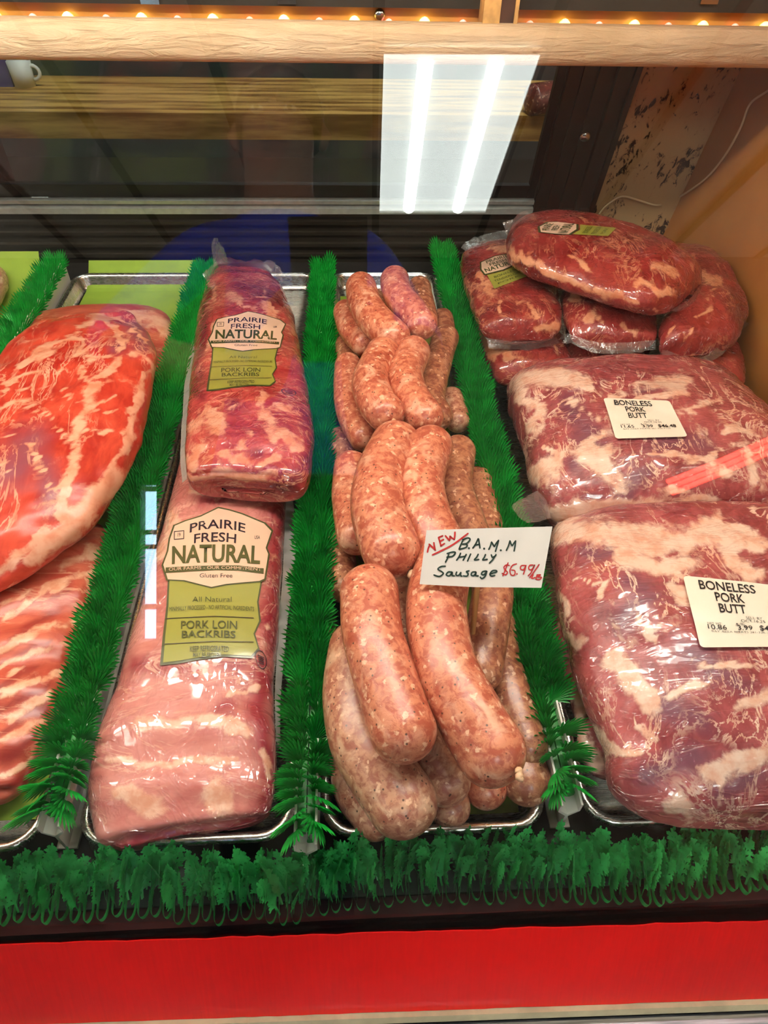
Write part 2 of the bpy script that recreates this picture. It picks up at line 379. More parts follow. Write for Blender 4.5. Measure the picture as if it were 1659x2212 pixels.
def slab_geo(secs, nv=110, nt=84, pe=2.7, capq=6.0, lump=.006, lsc=22, seed=1, ridge=0, ridgen=12, zm=.5, fine=.0):
    """A lump of meat: sections (left px, right px, underside z, top z), closed and rounded at both ends."""
    Ls = []; Rs = []; zz = []
    for lx, ly, rx, ry, zb, zt in secs:
        z = zb + zm * (zt - zb); Ls.append(P(lx, ly, z)); Rs.append(P(rx, ry, z)); zz.append((zb, zt))
    L = catmull(Ls, nv); Rr = catmull(Rs, nv); Z = catmull(zz, nv)
    V = []; th = np.arange(nt) * 2 * np.pi / nt
    cs = np.sign(np.cos(th)) * np.abs(np.cos(th)) ** (2 / pe); sn = np.sign(np.sin(th)) * np.abs(np.sin(th)) ** (2 / pe)
    ks = []
    for i in range(nv):
        u = i / (nv - 1); u = .5 - .5 * math.cos(math.pi * u) * (1 if True else 1)
        j = u * (nv - 1); a = int(min(j, nv - 2)); t = j - a
        l = L[a] * (1 - t) + L[a + 1] * t; r = Rr[a] * (1 - t) + Rr[a + 1] * t; zb, zt = Z[a] * (1 - t) + Z[a + 1] * t
        c = max(1e-3, 1 - abs(2 * u - 1) ** capq) ** (1 / 2.2)
        m = (l + r) / 2; h = (r - l) / 2; zc = (zb + zt) / 2; hh = (zt - zb) / 2
        pt = m + np.outer(cs, h) * (.55 + .45 * c)
        pt[:, 2] = zc + sn * hh * c
        if i in (0, nv - 1): pt = m + np.outer(cs, h) * .5; pt[:, 2] = zc + sn * hh * .12
        V.append(pt); ks.append(c)
    V = np.array(V); ctr = V.mean(axis=1, keepdims=True)
    nrm = np.gradient(V, axis=0); tan = np.roll(V, -1, 1) - np.roll(V, 1, 1)
    N = np.cross(tan, nrm); N /= np.linalg.norm(N, axis=2, keepdims=True) + 1e-12
    if ((V - ctr) * N).sum() < 0: N = -N
    flat = V.reshape(-1, 3); d = vnoise(flat, lsc, seed, 3) * lump * 2
    if fine: d = d + vnoise(flat, lsc * 5, seed + 3, 2) * fine * 2
    if ridge:
        vv = np.repeat(np.linspace(0, 1, nv), nt); d = d + ridge * np.sin(vv * ridgen * 2 * np.pi + vnoise(flat, 12, 9, 2) * 3) * np.clip(np.tile(sn, nv), 0, 1)
    pass
    low = np.clip((flat[:, 2] - flat[:, 2].min()) / .012, .15, 1)
    flat = flat + N.reshape(-1, 3) * (d * low)[:, None]
    flat[:, 0] = np.where(flat[:, 0] > .545, .545 + .014 * np.tanh((flat[:, 0] - .545) / .014), flat[:, 0])
    F = [(i * nt + j, i * nt + (j + 1) % nt, (i + 1) * nt + (j + 1) % nt, (i + 1) * nt + j) for i in range(nv - 1) for j in range(nt)]
    F += [tuple(range(nt))[::-1], tuple((nv - 1) * nt + j for j in range(nt))]
    return flat, F

class Meat:
    def __init__(s, secs, fat=(), deep=(), **k):
        s.v, s.f = slab_geo(secs, **k); s.fat = strokes_at(s.v, fat); s.deep = strokes_at(s.v, deep)
        s.origin = np.array([s.v[:, 0].mean(), s.v[:, 1].mean(), s.v[:, 2].min()])
    def put(s, name, mat, parent=None):
        s.o = link(name, s.v, s.f, mat, parent, attrs={'fat': s.fat, 'deep': s.deep}, origin=s.origin); return s.o
    def bvh(s):
        if not hasattr(s, '_b'): s._b = BVHTree.FromPolygons(s.v.tolist(), [list(q) for q in s.f])
        return s._b

def bilin(q, a, b):
    q = np.asarray(q, float)                                   # TL TR BR BL
    return (q[0] * (1 - a) + q[1] * a) * (1 - b) + (q[3] * (1 - a) + q[2] * a) * b
def cut_grid(bm, lo, hi, step):
    for ax in (0, 1):
        x = lo[ax] + step
        while x < hi[ax]:
            no = [0, 0, 0]; no[ax] = 1; co = [0, 0, 0]; co[ax] = x
            bmesh.ops.bisect_plane(bm, geom=bm.verts[:] + bm.edges[:] + bm.faces[:], plane_co=co, plane_no=no); x += step
def lay(bm, quad, surf, off, name, mat, parent, step=.06, wob=0.0):
    """Lays flat artwork (0..1 by 0..1, y down) onto a surface: a sticker or print that follows the lumps beneath it."""
    cut_grid(bm, (0, 0), (1, 1), step); bmesh.ops.triangulate(bm, faces=bm.faces[:])
    V = []
    for v in bm.verts:
        px, py = bilin(quad, v.co.x, v.co.y)
        if callable(surf): V.append(surf(px, py, off)); continue
        r = ray(px, py); h = surf.bvh().ray_cast(Vector(CAM), Vector(r))
        if h[0] is None: h = surf.bvh().find_nearest(Vector(CAM + r * .6))
        p = np.array(h[0]); n = np.array(h[1]); n = n if n @ r < 0 else -n
        n = n * .5 - r * .5
        V.append(p + n * off)
    F = [[l.vert.index for l in f.loops] for f in bm.faces]
    Va = np.array(V)
    if len(F):                                                  # faces towards the viewer
        a, b, c = Va[F[0][0]], Va[F[0][1]], Va[F[0][2]]
        if np.cross(b - a, c - a) @ (a - CAM) > 0: F = [q[::-1] for q in F]
    bm.free()
    return link(name, V, F, mat, parent, smooth=True)
def poly_bm(polys):
    bm = bmesh.new()
    for p in polys:
        bm.faces.new([bm.verts.new((x, y, 0)) for x, y in p])
    bm.verts.index_update(); return bm
def text_bm(items):
    """items: (string, centre x, baseline y, height, width or None, bold, shear, bow) in 0..1 artwork coordinates."""
    bm = bmesh.new()
    for st, x, y, h, w, bold, shear, bow in items:
        cu = bpy.data.curves.new('t', 'FONT'); cu.body = st; cu.offset = bold; cu.resolution_u = 3
        ob = bpy.data.objects.new('t', cu); COL.objects.link(ob); dg = bpy.context.evaluated_depsgraph_get(); dg.update()
        me = bpy.data.meshes.new_from_object(ob.evaluated_get(dg)); co = np.array([v.co[:] for v in me.vertices])
        x0, x1 = co[:, 0].min(), co[:, 0].max(); y1 = .73
        W = w if w else h / y1 * (x1 - x0) * .9
        ix = {}
        for i, c in enumerate(co):
            a = (c[0] - x0) / (x1 - x0); b = c[1] / y1
            ix[i] = bm.verts.new((x + (a - .5) * W + shear * b * h, y - b * h - bow * (1 - (2 * a - 1) ** 2), 0))
        for p in me.polygons:
            try: bm.faces.new([ix[i] for i in p.vertices])
            except ValueError: pass
        bpy.data.objects.remove(ob); bpy.data.curves.remove(cu); bpy.data.meshes.remove(me)
    bm.verts.index_update(); return bm
def ribbon(pts, w, n=None):
    pts = catmull(pts, n or max(2, 6 * (len(pts) - 1))) if len(pts) > 2 else np.asarray(pts, float)
    T = np.gradient(pts, axis=0); T /= np.linalg.norm(T, axis=1)[:, None] + 1e-9; Nn = np.stack([-T[:, 1], T[:, 0]], 1)
    l = pts + Nn * w / 2; r = pts - Nn * w / 2
    return [[tuple(l[i]), tuple(l[i + 1]), tuple(r[i + 1]), tuple(r[i])] for i in range(len(pts) - 1)]

def sheet(name, A, B, mat, parent, nu=40, nv=10, amp=.004, sc=60, seed=1, sag=0.0):
    """A loose piece of film between two edges, each a list of (px, py, z)."""
    a = catmull([P(*p) for p in A], nu); b = catmull([P(*p) for p in B], nu); V = []
    for i in range(nu):
        for j in range(nv):
            t = j / (nv - 1); V.append(a[i] * (1 - t) + b[i] * t + np.array([0, 0, -sag * 4 * t * (1 - t)]))
    V = np.array(V); t = np.tile(np.linspace(0, 1, nv), nu)
    for k in range(3): V[:, k] += vnoise(V, sc, seed + k * 7, 3) * 2 * amp * (.25 + .75 * t)
    F = [(i * nv + j, i * nv + j + 1, (i + 1) * nv + j + 1, (i + 1) * nv + j) for i in range(nu - 1) for j in range(nv - 1)]
    return link(name, V, F, mat, parent)

# ------------------------------------------------------------------ the shop around the case
FL = -DZ
def shell(name, a, b, mat): return struct(MB().box(a, b).out(name, mat))
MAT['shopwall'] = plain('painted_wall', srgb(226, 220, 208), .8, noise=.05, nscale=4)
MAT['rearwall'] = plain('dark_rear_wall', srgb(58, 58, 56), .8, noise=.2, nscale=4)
MAT['floor'] = plain('shop_floor', srgb(72, 66, 60), .5, noise=.15, nscale=6)
shell('floor', (-4.2, -3.6, FL - .1), (4.2, 3.4, FL), MAT['floor'])
shell('wall_left', (-4.3, -3.6, FL), (-4.2, 3.4, CEIL), MAT['shopwall'])
shell('wall_right', (4.2, -3.6, FL), (4.3, 3.4, CEIL), MAT['shopwall'])
shell('wall_back', (-4.2, 3.3, FL), (4.2, 3.4, CEIL), MAT['rearwall'])
wx0, wx1, wz0, wz1 = -1.41, -1.31, -.32, .64
b = MB(); b.box((-4.2, -3.7, FL), (wx0, -3.6, CEIL)); b.box((wx1, -3.7, FL), (4.2, -3.6, CEIL)); b.box((wx0, -3.7, wz1), (wx1, -3.6, CEIL)); b.box((wx0, -3.7, FL), (wx1, -3.6, wz0))
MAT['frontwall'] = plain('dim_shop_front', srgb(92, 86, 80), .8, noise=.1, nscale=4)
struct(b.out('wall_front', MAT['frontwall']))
# tiled ceiling with its dark bars
TX, TY = 0.0, 0.0     # set by the lamp below
_m = NT('ceiling_tile'); _n = _m.noise(_m.coord(rand=False), 120, 4)
_m.p(Base_Color=_m.mix(_m.ss(_n, .35, .6), srgb(224, 218, 200), srgb(240, 236, 222)), Roughness=.9); MAT['tile'] = _m.m
TROFX, TROFY = 0.36, -2.35       # centre of the lamp that shows in the pane
shell('ceiling', (-4.2, -3.6, CEIL), (4.2, 3.4, CEIL + .1), MAT['tile'])
b = MB()
k = -8
while k < 9:
    x = TROFX + .305 + k * .61
    if -4.1 < x < 4.1: b.box((x - .02, -3.6, CEIL - .012), (x + .02, 3.3, CEIL - .0005))
    k += 1
struct(b.out('trim_1', MAT['black']))
MAT['tube'] = emis('fluorescent_tube', (.93, 1, .97, 1), TUBE_E); MAT['diff'] = emis('troffer_diffuser', (.90, .97, .93, 1), DIFF_E)
MAT['white_paint'] = plain('white_enamel', srgb(225, 225, 220), .5)
def troffer(x, y, label):
    t = thing('ceiling_lamp', (x, y, CEIL - .06), label, 'ceiling lamp', 'ceiling lamps')
    m = MB(); z0 = CEIL - .03
    m.box((x - .30, y - .61, z0), (x - .285, y + .61, CEIL - .013)); m.box((x + .285, y - .61, z0), (x + .30, y + .61, CEIL - .013))
    m.box((x - .285, y - .61, z0), (x + .285, y - .595, CEIL - .013)); m.box((x - .285, y + .595, z0), (x + .285, y + .61, CEIL - .013))
    m.out('frame', MAT['white_paint'], t)
    MB().box((x - .285, y - .595, CEIL - .02), (x + .285, y + .595, CEIL - .014)).out('diffuser', MAT['diff'], t)
    for s in (-.13, .13):
        MB().tube([(x + s, y - .55, CEIL - .028), (x + s, y + .55, CEIL - .028)], .03, 12).out('tube', MAT['tube'], t, smooth=True)
    return t
troffer(TROFX, TROFY, 'two-tube ceiling lamp mirrored as a bright white panel in the case glass')
MAT['up'] = emis('added_uplight_glow', (.95, 1, .97, 1), UP_E)
def added_uplight(x, y, label):  # unseen lamps added to brighten the ceiling mirrored in the pane
    t = thing('added_lamp', (x, y, CEIL - .42), label, 'ceiling lamp', 'added uplights')
    z = CEIL - .42; m = MB()
    for s in (-1, 1):
        m.box((x + s * .14 - .008, y - .61, z), (x + s * .14 + .008, y + .61, z + .06))
        m.box((x - .148, y + s * .61 - .008, z), (x + .148, y + s * .61 + .008, z + .06))
    m.out('frame', MAT['white_paint'], t)
    MB().box((x - .13, y - .60, z + .004), (x + .13, y + .60, z + .02)).out('diffuser', MAT['diff'], t)
    MB().box((x - .13, y - .60, z + .03), (x + .13, y + .60, z + .045)).out('uplight_panel', MAT['up'], t)
    for s in (-1, 1): MB().tube([(x, y + s * .4, z + .045), (x, y + s * .4, CEIL)], .004, 8).out('rod', MAT['white_paint'], t)
for x, y, w in ((2.9, -.6, 'nearest the tan end panel'), (-3.0, -.6, 'nearest the fresh ribs'), (-3.0, -2.4, 'by the daylit slit window'), (2.9, -2.4, 'by the red tube sign')):
    added_uplight(x, y, 'added unseen lamp for brightening the ceiling, ' + w)
troffer(.1, .95, 'unseen two-tube lamp added above the canopy to light the rear table')  # added out of view so the table behind the case is lit
# daylight in the shop front
for _k, _z in enumerate((-.13, .24, .33, .60)): struct(MB().box((wx0, -3.66, _z), (wx1, -3.60, _z + .03)).out('trim_%d' % (_k + 2), MAT['shopwall']))
struct(MB().box((wx0, -3.72, wz0), (wx1, -3.70, wz1)).out('window_1', emis('daylight', (.45, .72, 1, 1), DAY_E)))
# red tube sign on the shop front
t = thing('neon_sign', (2.15, -3.6, .70), 'glowing red tube sign mirrored as a red streak over the boneless meat', 'neon sign')
MB().box((1.75, -3.598, .40), (2.62, -3.57, 1.0)).out('backing', MAT['black'], t)
MAT['neon'] = emis('red_neon', (1, .035, .02, 1), NEON_E)
for dx, dz in ((0, 0), (.012, -.035), (.024, -.07)):
    MB().tube([(1.86 + dx, -3.55, .625 + dz), (2.20 + dx, -3.55, .755 + dz), (2.55 + dx, -3.55, .905 + dz)], .015, 10).out('tube', MAT['neon'], t, smooth=True)
# ------------------------------------------------------------------ the display case
GY0 = .127                                     # pane passes y = GY0 at the height of the deck
gn = np.array([0, -math.cos(GLEAN), math.sin(GLEAN)]); gu = np.array([0, math.sin(GLEAN), math.cos(GLEAN)])
GYAW = math.radians(-.9)
def yaw(v, c=(0, GY0, 0)):
    v = np.asarray(v, float) - c; x = v[..., 0] * math.cos(GYAW) - v[..., 1] * math.sin(GYAW); y = v[..., 0] * math.sin(GYAW) + v[..., 1] * math.cos(GYAW)
    return np.stack([x, y, v[..., 2]], -1) + c
GX0, GX1, WALLX = -1.25, .595, .565
case = thing('display_case', (0, .65, FL), 'refrigerated butcher display case with slanted front glass and red band', 'display case')
g0 = np.array([0, GY0, 0])
def on_pane(x, u, d): return yaw(g0 + np.array([x, 0, 0]) + gu * u + gn * d)
def pane_box(x0, x1, u0, u1, d0, d1):
    v = [on_pane(x, u, d) for d in (d0, d1) for x, u in ((x0, u0), (x1, u0), (x1, u1), (x0, u1))]
    return np.array(v), [(0, 1, 2, 3), (4, 7, 6, 5), (0, 4, 5, 1), (1, 5, 6, 2), (2, 6, 7, 3), (3, 7, 4, 0)]
link('front_glass', *pane_box(GX0, GX1, -.10, .86, -.003, .003), MAT['glass'], case, smooth=False)
# red tape on the outside of the pane with a slightly ragged edge
nx = 200; xs = np.linspace(GX0, GX1, nx); V = []; F = []
for i, x in enumerate(xs):
    e = .0006 * math.sin(x * 90) * math.sin(x * 31 + 1) + .0004 * rng.standard_normal()
    for (u, d) in ((.004 + e, .0032), (.004 + e, .0042), (-.082 + .5 * e, .0042), (-.082 + .5 * e, .0032)): V.append(on_pane(x, u, d))
    if i: a = (i - 1) * 4; F += [(a + k, a + (k + 1) % 4, a + 4 + (k + 1) % 4, a + 4 + k) for k in range(4)]
link('red_band', V, F, MAT['red'], case, smooth=False)
link('cream_strip', *pane_box(GX0, GX1, -.0895, -.0825, .0031, .008), MAT['cream_strip'], case, smooth=False)
m = MB()
for dd, uu, rr in ((.013, -.098, .0085), (.025, -.108, .008)):
    m.tube([on_pane(GX0, uu, dd), on_pane(GX1, uu, dd)], rr, 16)
m.add(*pane_box(GX0, GX1, -.135, -.099, .004, .030)); m.out('front_rail', MAT['alu'], case, smooth=False)
link('front_panel', *pane_box(GX0, GX1, -.50, -.135, -.02, .030), MAT['brown'], case, smooth=False)
MB().box((GX0, .16, -.02), (WALLX, 1.22, -.003)).out('deck', MAT['deck'], case)
m = MB(); m.box((GX0, .136, -.030), (WALLX, .16, -.002)); m.box((GX0, .134, -.05), (WALLX, .137, -.014)); m.box((GX0, .122, -.07), (WALLX, .136, -.030))
m.out('front_ledge', MAT['brown'], case)
MB().box((GX0, .16, FL + .02), (WALLX + .03, 1.22, -.03)).out('body', MAT['brown'], case)
MB().box((WALLX, .10, -.02), (WALLX + .03, 1.26, .80)).out('end_panel', MAT['tan'], case)
MB().box((GX0 - .03, .10, -.02), (GX0, 1.26, .80)).out('end_panel', MAT['tan'], case)
# rear: leaning plane y = 1.19 - .28 z
BK0, BKS = 1.19, -.28
def PB(px, py, d=0.0):
    r = ray(px, py); t = (BK0 - d + BKS * HC) / (r[1] - BKS * r[2]); return CAM + r * t
bn = np.array([0, -1, BKS]) ; bn /= np.linalg.norm(bn); bu = np.array([0, BKS, 1.0]); bu /= np.linalg.norm(bu)
def bk(x, z, d): return np.array([x, BK0 + BKS * z, z]) + bn * d
def bk_box(x0, x1, z0, z1, d0, d1):
    v = [bk(x, z, d) for d in (d0, d1) for x, z in ((x0, z0), (x1, z0), (x1, z1), (x0, z1))]
    return np.array(v), [(0, 1, 2, 3), (4, 7, 6, 5), (0, 4, 5, 1), (1, 5, 6, 2), (2, 6, 7, 3), (3, 7, 4, 0)]
ox = PB(1225, 150)[0]; fx = PB(1340, 290)[0]; zw = PB(600, 440)[2]
m = MB(); m.add(*bk_box(GX0, fx, -.02, zw - .012, -.01, .0))              # rear sill with ridges
for k in range(5): m.add(*bk_box(GX0, fx, .012 + k * .022, .018 + k * .022, 0, .004 + .002 * (k % 2)))
m.out('rear_sill', MAT['dark_metal'], case)
m = MB(); m.add(*bk_box(ox, fx, zw - .012, .50, -.02, .0)); w = fx - ox
for a, bb, d in ((.02, .10, .006), (.22, .28, .004), (.42, .46, .006), (.66, .72, .010), (.90, .97, .006)): m.add(*bk_box(ox + a * w, ox + bb * w, zw - .012, .5, 0, d))
m.out('rear_post', MAT['dark_metal'], case)
s0 = bk(PB(1262, 290)[0], PB(1262, 290)[2], .006)
m = MB(); pts = [s0 + bn * q for q in (0, .002, .004, .0055)]; m.tube(pts, [.009, .0085, .006, .002], 14); m.out('screw', MAT['chrome'], case, smooth=True)
m = MB(); m.add(*bk_box(GX0, ox, zw - .012, zw - .002, -.004, .010)); m.add(*bk_box(GX0, ox, zw + .003, zw + .009, -.002, .006)); m.out('sliding_door_rail', plain('pale_anodised_rail', srgb(196, 202, 196), .38, .35, noise=.12, nscale=90), case)
m = MB(); m.add(*bk_box(GX0, ox, zw + .009, zw + .03, -.012, -.004)); m.add(*bk_box(ox - .012, ox, zw + .009, .5, -.012, -.002)); m.out('door_gasket', MAT['dark_glass_frame'], case)
link('rear_glass', *bk_box(GX0, ox, zw + .005, .50, -.010, -.006), MAT['glass_rear'], case, smooth=False)
link('corner_plate', *bk_box(fx, WALLX, -.02, .50, -.012, -.002), MAT['rust'], case, smooth=False)
link('upper_rear_board', *bk_box(GX0, WALLX, .50, .82, -.02, .0), MAT['dark_metal'], case, smooth=False)
# header rail (pale rounded wood), the board behind it, the canopy above
HY = .90
z1 = PY(830, 131, HY)[2]; z2 = PY(830, 57, HY)[2]; rr = .5 * (z2 - z1) + .0035
prof = [(.5 * (1 + math.cos(a)) * -.0 + rr * math.cos(a) * .9, rr * math.sin(a)) for a in np.linspace(0, 2 * math.pi, 28, endpoint=False)]
prof = [(np.sign(p) * abs(p / rr) ** .75 * rr, np.sign(q) * abs(q / rr) ** .75 * rr) for p, q in prof]
m = MB(); m.extrude(prof, (GX0, HY + rr * .3, (z1 + z2) / 2), (WALLX, HY + rr * .3, (z1 + z2) / 2), (0, 1, 0), (0, 0, 1)); m.out('header_rail', MAT['cream_wood'], case, smooth=True)
yb = HY + .045; zt = PY(830, 12, yb)[2]
MB().box((GX0, yb, z1 + .005), (WALLX, yb + .015, zt)).out('header_board', MAT['board'], case)
m = MB(); m.box((GX0, yb - .012, zt), (WALLX, yb + .02, zt + .05)); m.out('header_trim', MAT['dark_metal'], case)
MB().box((GX0, .47, .80), (WALLX, 1.0, .82)).out('canopy', MAT['board'], case)
MB().box((GX0, yb - .012, zt + .05), (WALLX, yb + .02, .80)).out('header_panel', MAT['board'], case)
xa = PY(1040, 20, HY + .02)[0]; xb = PY(1076, 20, HY + .02)[0]; xc = PY(1114, 20, HY + .02)[0]; zp = z2 - .004
MB().box((xa, HY + .004, zp), (xb, HY + .034, zp + .09)).out('peg', MAT['wood_peg'], case)
MB().box((xb, HY + .006, zp), (xc - .004, HY + .034, zp + .09)).out('peg', MAT['burnt'], case)
MB().box((xc - .004, HY + .003, zp), (xc, HY + .034, zp + .09)).out('peg', MAT['wood_peg'], case)
p = PY(820, 32, yb); m = MB(); m.tube([p, p - (0, .004, 0), p - (0, .006, 0)], [.0065, .0065, .004], 14); m.out('screw', MAT['chrome'], case, smooth=True)
for cx_ in (325, 620, 1530):
    p = PY(cx_, 3, yb - .012); MB().box(p - (.010, .004, .002), p + (.010, 0, .003)).out('clip', MAT['chrome'], case)
# lamp of the case, under the canopy
m = MB(); m.box((GX0 + .02, .475, .775), (WALLX - .02, .555, .80)); m.out('lamp_housing', MAT['white_paint'], case)
MAT['case_lamp'] = emis('warm_case_tube', (1, .89, .76, 1), CASE_E)
MB().tube([(GX0 + .04, .515, .757), (WALLX - .04, .515, .757)], .017, 14).out('lamp_tube', MAT['case_lamp'], case, smooth=True)
# glowing domes along the rail stand in for LED reflections in the board
t = thing('led_reflections', (0, HY + .038, z2 - .006), 'glowing yellow and red domes standing in for LED reflections along the header rail', 'light reflections')
zl = z2 - .010
MB().box((GX0, HY + .036, zl - .004), (WALLX, HY + .0445, zl + .002)).out('strip', MAT['board'], t)
yel = emis('yellow_reflection', (1, .62, .08, 1), LED_E); redl = emis('red_reflection', (1, .10, .05, 1), LED_E * .5)
def glow_dome(px, mat, s=1.0):
    x = PY(px, 50, HY + .038)[0]
    m = MB(); a = np.linspace(0, math.pi / 2, 5); m.tube([(x, HY + .038, zl + .002 + .011 * s * math.sin(q)) for q in a], [max(.0005, .008 * s * math.cos(q)) for q in a], 10)
    m.out('glow_dome', mat, t, smooth=True)
for px in (-5, 150, 308, 461, 614, 766, 917, 1220, 1371, 1520, 1655): glow_dome(px, yel)
for px in (75, 232, 385, 540, 690, 840, 1000, 1145, 1295, 1445, 1590): glow_dome(px, redl, .8)
# wire over the end panel
pts = [(1659, 196), (1620, 225), (1600, 275), (1570, 330), (1535, 375), (1500, 405), (1450, 435)]
W = [PX(a, c, WALLX - .004) for a, c in pts]
W += [bk(PB(a, c)[0], PB(a, c)[2], .004) for a, c in ((1418, 440), (1380, 430), (1345, 421), (1320, 432), (1300, 450), (1286, 475), (1280, 500))]
m = MB(); m.tube(catmull(W, 90), .0016, 8); tag(m.out('wire', MAT['wire'], smooth=True), 'thin white wire drooping across tan end panel and rusted plate', 'wire')

# ------------------------------------------------------------------ behind the sliding doors
tz = .12
a0 = P(0, 190, tz); y_far = P(600, 168, tz)[1]; y_near = P(600, 246, tz)[1]
t = thing('butcher_block_table', (0, (y_far + y_near) / 2, FL), 'thick butcher-block work table seen through the sliding rear doors', 'table')
tzb = PY(600, 302, y_near)[2]
MB().box((-.95, y_near, tzb), (.75, y_far, tz)).out('tabletop', MAT['block'], t)
for x in (-.88, .68):
    for y in (y_near + .05, y_far - .05): MB().box((x - .03, y - .03, FL), (x + .03, y + .03, tzb)).out('leg', MAT['dark_metal'], t)
def capsule(pts, r, n=16, nr=None, k=40, wob=0.0, seed=0, tip=1.0):
    c = catmull(pts, k); d0 = c[0] - c[1]; d0 /= np.linalg.norm(d0); d1 = c[-1] - c[-2]; d1 /= np.linalg.norm(d1)
    a = np.linspace(math.pi / 2, 0, 9)[:-1]
    pre = [c[0] + d0 * r * tip * math.sin(q) for q in a]; post = [c[-1] + d1 * r * tip * math.sin(q) for q in a[::-1]]
    rad = np.array([r * math.cos(q) for q in a] + [r] * k + [r * math.cos(q) for q in a[::-1]]); rad = np.maximum(rad, .0004)
    pp = np.vstack([pre, c, post]); m = MB(); m.tube(pp, rad, n)
    v = np.concatenate(m.v)
    if wob:
        v = v + 0; cc = np.repeat(pp, n, 0); d = v - cc; L = np.linalg.norm(d, axis=1)[:, None] + 1e-9
        v = v + d / L * (vnoise(v, 28, seed, 2) * 2 * wob)[:, None] * np.minimum(L / r, 1)
    return v, m.f
c0 = P(1150, 215, tz + .03); c1 = P(1220, 205, tz + .03)
v, f = capsule([c0, (c0 + c1) / 2, c1], .03, 18, tip=.3); tag(link('smoked_sausage', v, f, MAT['chub']), 'cut dark smoked sausage lying on the butcher-block table', 'sausage')
q = P(18, 172, tz + .01); bx = MB().box((q[0] - .10, q[1] - .02, tz), (q[0] + .015, q[1] + .05, tz + .10)); tag(bx.out('purple_box', plain('purple_card', srgb(74, 52, 120), .6)), 'purple carton at the end of the butcher-block table', 'box')
q = P(52, 175, tz + .01); mg = thing('white_mug', (q[0], q[1], tz), 'white cup with handle beside the purple carton', 'cup')
m = MB(); m.tube([(q[0], q[1], tz), (q[0], q[1], tz + .05), (q[0], q[1], tz + .052), (q[0], q[1], tz + .008)], [.022, .026, .023, .019], 20); m.out('body', MAT['white_paint'], mg, smooth=True)
m = MB(); m.tube([(q[0] + .024 + .016 * math.sin(a), q[1], tz + .027 + .014 * math.cos(a)) for a in np.linspace(0, math.pi, 9)], .004, 8); m.out('handle', MAT['white_paint'], mg, smooth=True)
yp = y_near + .25
def slant_post(px0, py0, px1, py1):
    a = PY(px0, py0, 1.42); bb = PY(px1, py1, 1.42); return a, bb
a, bb = slant_post(45, 305, 80, 420)
m = MB(); m.box((bb[0] - .016, 1.40, FL), (bb[0] + .016, 1.43, tz - .10)); tag(m.out('white_post', MAT['white_paint']), 'plain white post standing under the butcher-block table', 'post')

# ------------------------------------------------------------------ trays
def tray(x0, x1, y0, y1, label, h=.024):
    def loop(off, z, r=.022):
        L = []
        for cx_, cy_, a0 in ((x1 - r, y1 - r, 0), (x0 + r, y1 - r, 90), (x0 + r, y0 + r, 180), (x1 - r, y0 + r, 270)):
            for k in range(7):
                a = math.radians(a0 + k * 15); L.append((cx_ + (r + off) * math.cos(a), cy_ + (r + off) * math.sin(a), z))
        return L
    prof = [(-.012, .002), (-.009, .0035), (-.006, .008), (-.003, h - .003), (-.0015, h), (.001, h + .0022), (.004, h + .0018), (.0058, h - .001), (.0052, h - .004), (.002, h - .005), (-.001, h - .004), (-.004, .006), (-.010, 0.0)]
    V = []; n = 28
    for o, z in prof: V += loop(o, z)
    F = [(i * n + j, i * n + (j + 1) % n, (i + 1) * n + (j + 1) % n, (i + 1) * n + j) for i in range(len(prof) - 1) for j in range(n)]
    F.append(tuple(range(n))); F.append(tuple((len(prof) - 1) * n + j for j in range(n))[::-1])
    return tag(link('steel_tray', V, F, MAT['steel']), label, 'tray', 'steel meat trays')
tray(-.700, -.482, .19, 1.09, 'steel tray at the far corner beyond the white channel wall')
tray(-.446, -.244, .19, 1.09, 'steel tray holding the unwrapped pork and ribs')
tray(-.207, -.054, .19, 1.09, 'steel tray holding the two vacuum packs of ribs')
tray(-.023, .142, .19, 1.09, 'steel tray holding the pile of sausages')
tray(.181, .53, .19, 1.09, 'steel tray holding the bagged boneless meat by the tan panel')
def paper(name, pts, label, th=.0006):
    p = np.array(pts, float); n = len(p); q = p - [0, 0, th]
    F = [tuple(range(n)), tuple(range(n, 2 * n))[::-1]] + [(i, n + i, n + (i + 1) % n, (i + 1) % n) for i in range(n)]
    return tag(link(name, np.vstack([p, q]), F, MAT['paper_green'], smooth=False), label, 'paper', 'green liner papers')
def curl(x0, x1, y0, y1, zb, up, label, lift=.0):
    xs = (x0, x1); ys = list(np.linspace(y0, y1 - .05, 8)) + list(y1 - .05 + np.linspace(.008, .05, 6)); V = []; F = []
    for i, y in enumerate(ys):
        t = max(0, (y - (y1 - .05)) / .05); z = zb + up * t ** 1.5
        for s in (0, .0006): V += [(x0, y, z - s), (x1, y, z - s)]
        if i: a = (i - 1) * 4; F += [(a, a + 4, a + 5, a + 1), (a + 2, a + 3, a + 7, a + 6), (a, a + 2, a + 6, a + 4), (a + 1, a + 5, a + 7, a + 3)]
    k = len(ys) - 1; F += [(0, 1, 3, 2), (k * 4, k * 4 + 2, k * 4 + 3, k * 4 + 1)]
    return tag(link('green_paper', V, F, MAT['paper_green'], smooth=False), label, 'paper', 'green liner papers')
curl(-.69, -.50, .22, 1.10, .005, .055, 'green liner paper of the far corner tray by the rear sill')
curl(-.432, -.252, .215, 1.12, .005, .030, 'green liner paper under the unwrapped pork, raised at the back')
curl(-.012, .130, .205, 1.05, .005, .0, 'green liner paper under the pile of sausages')

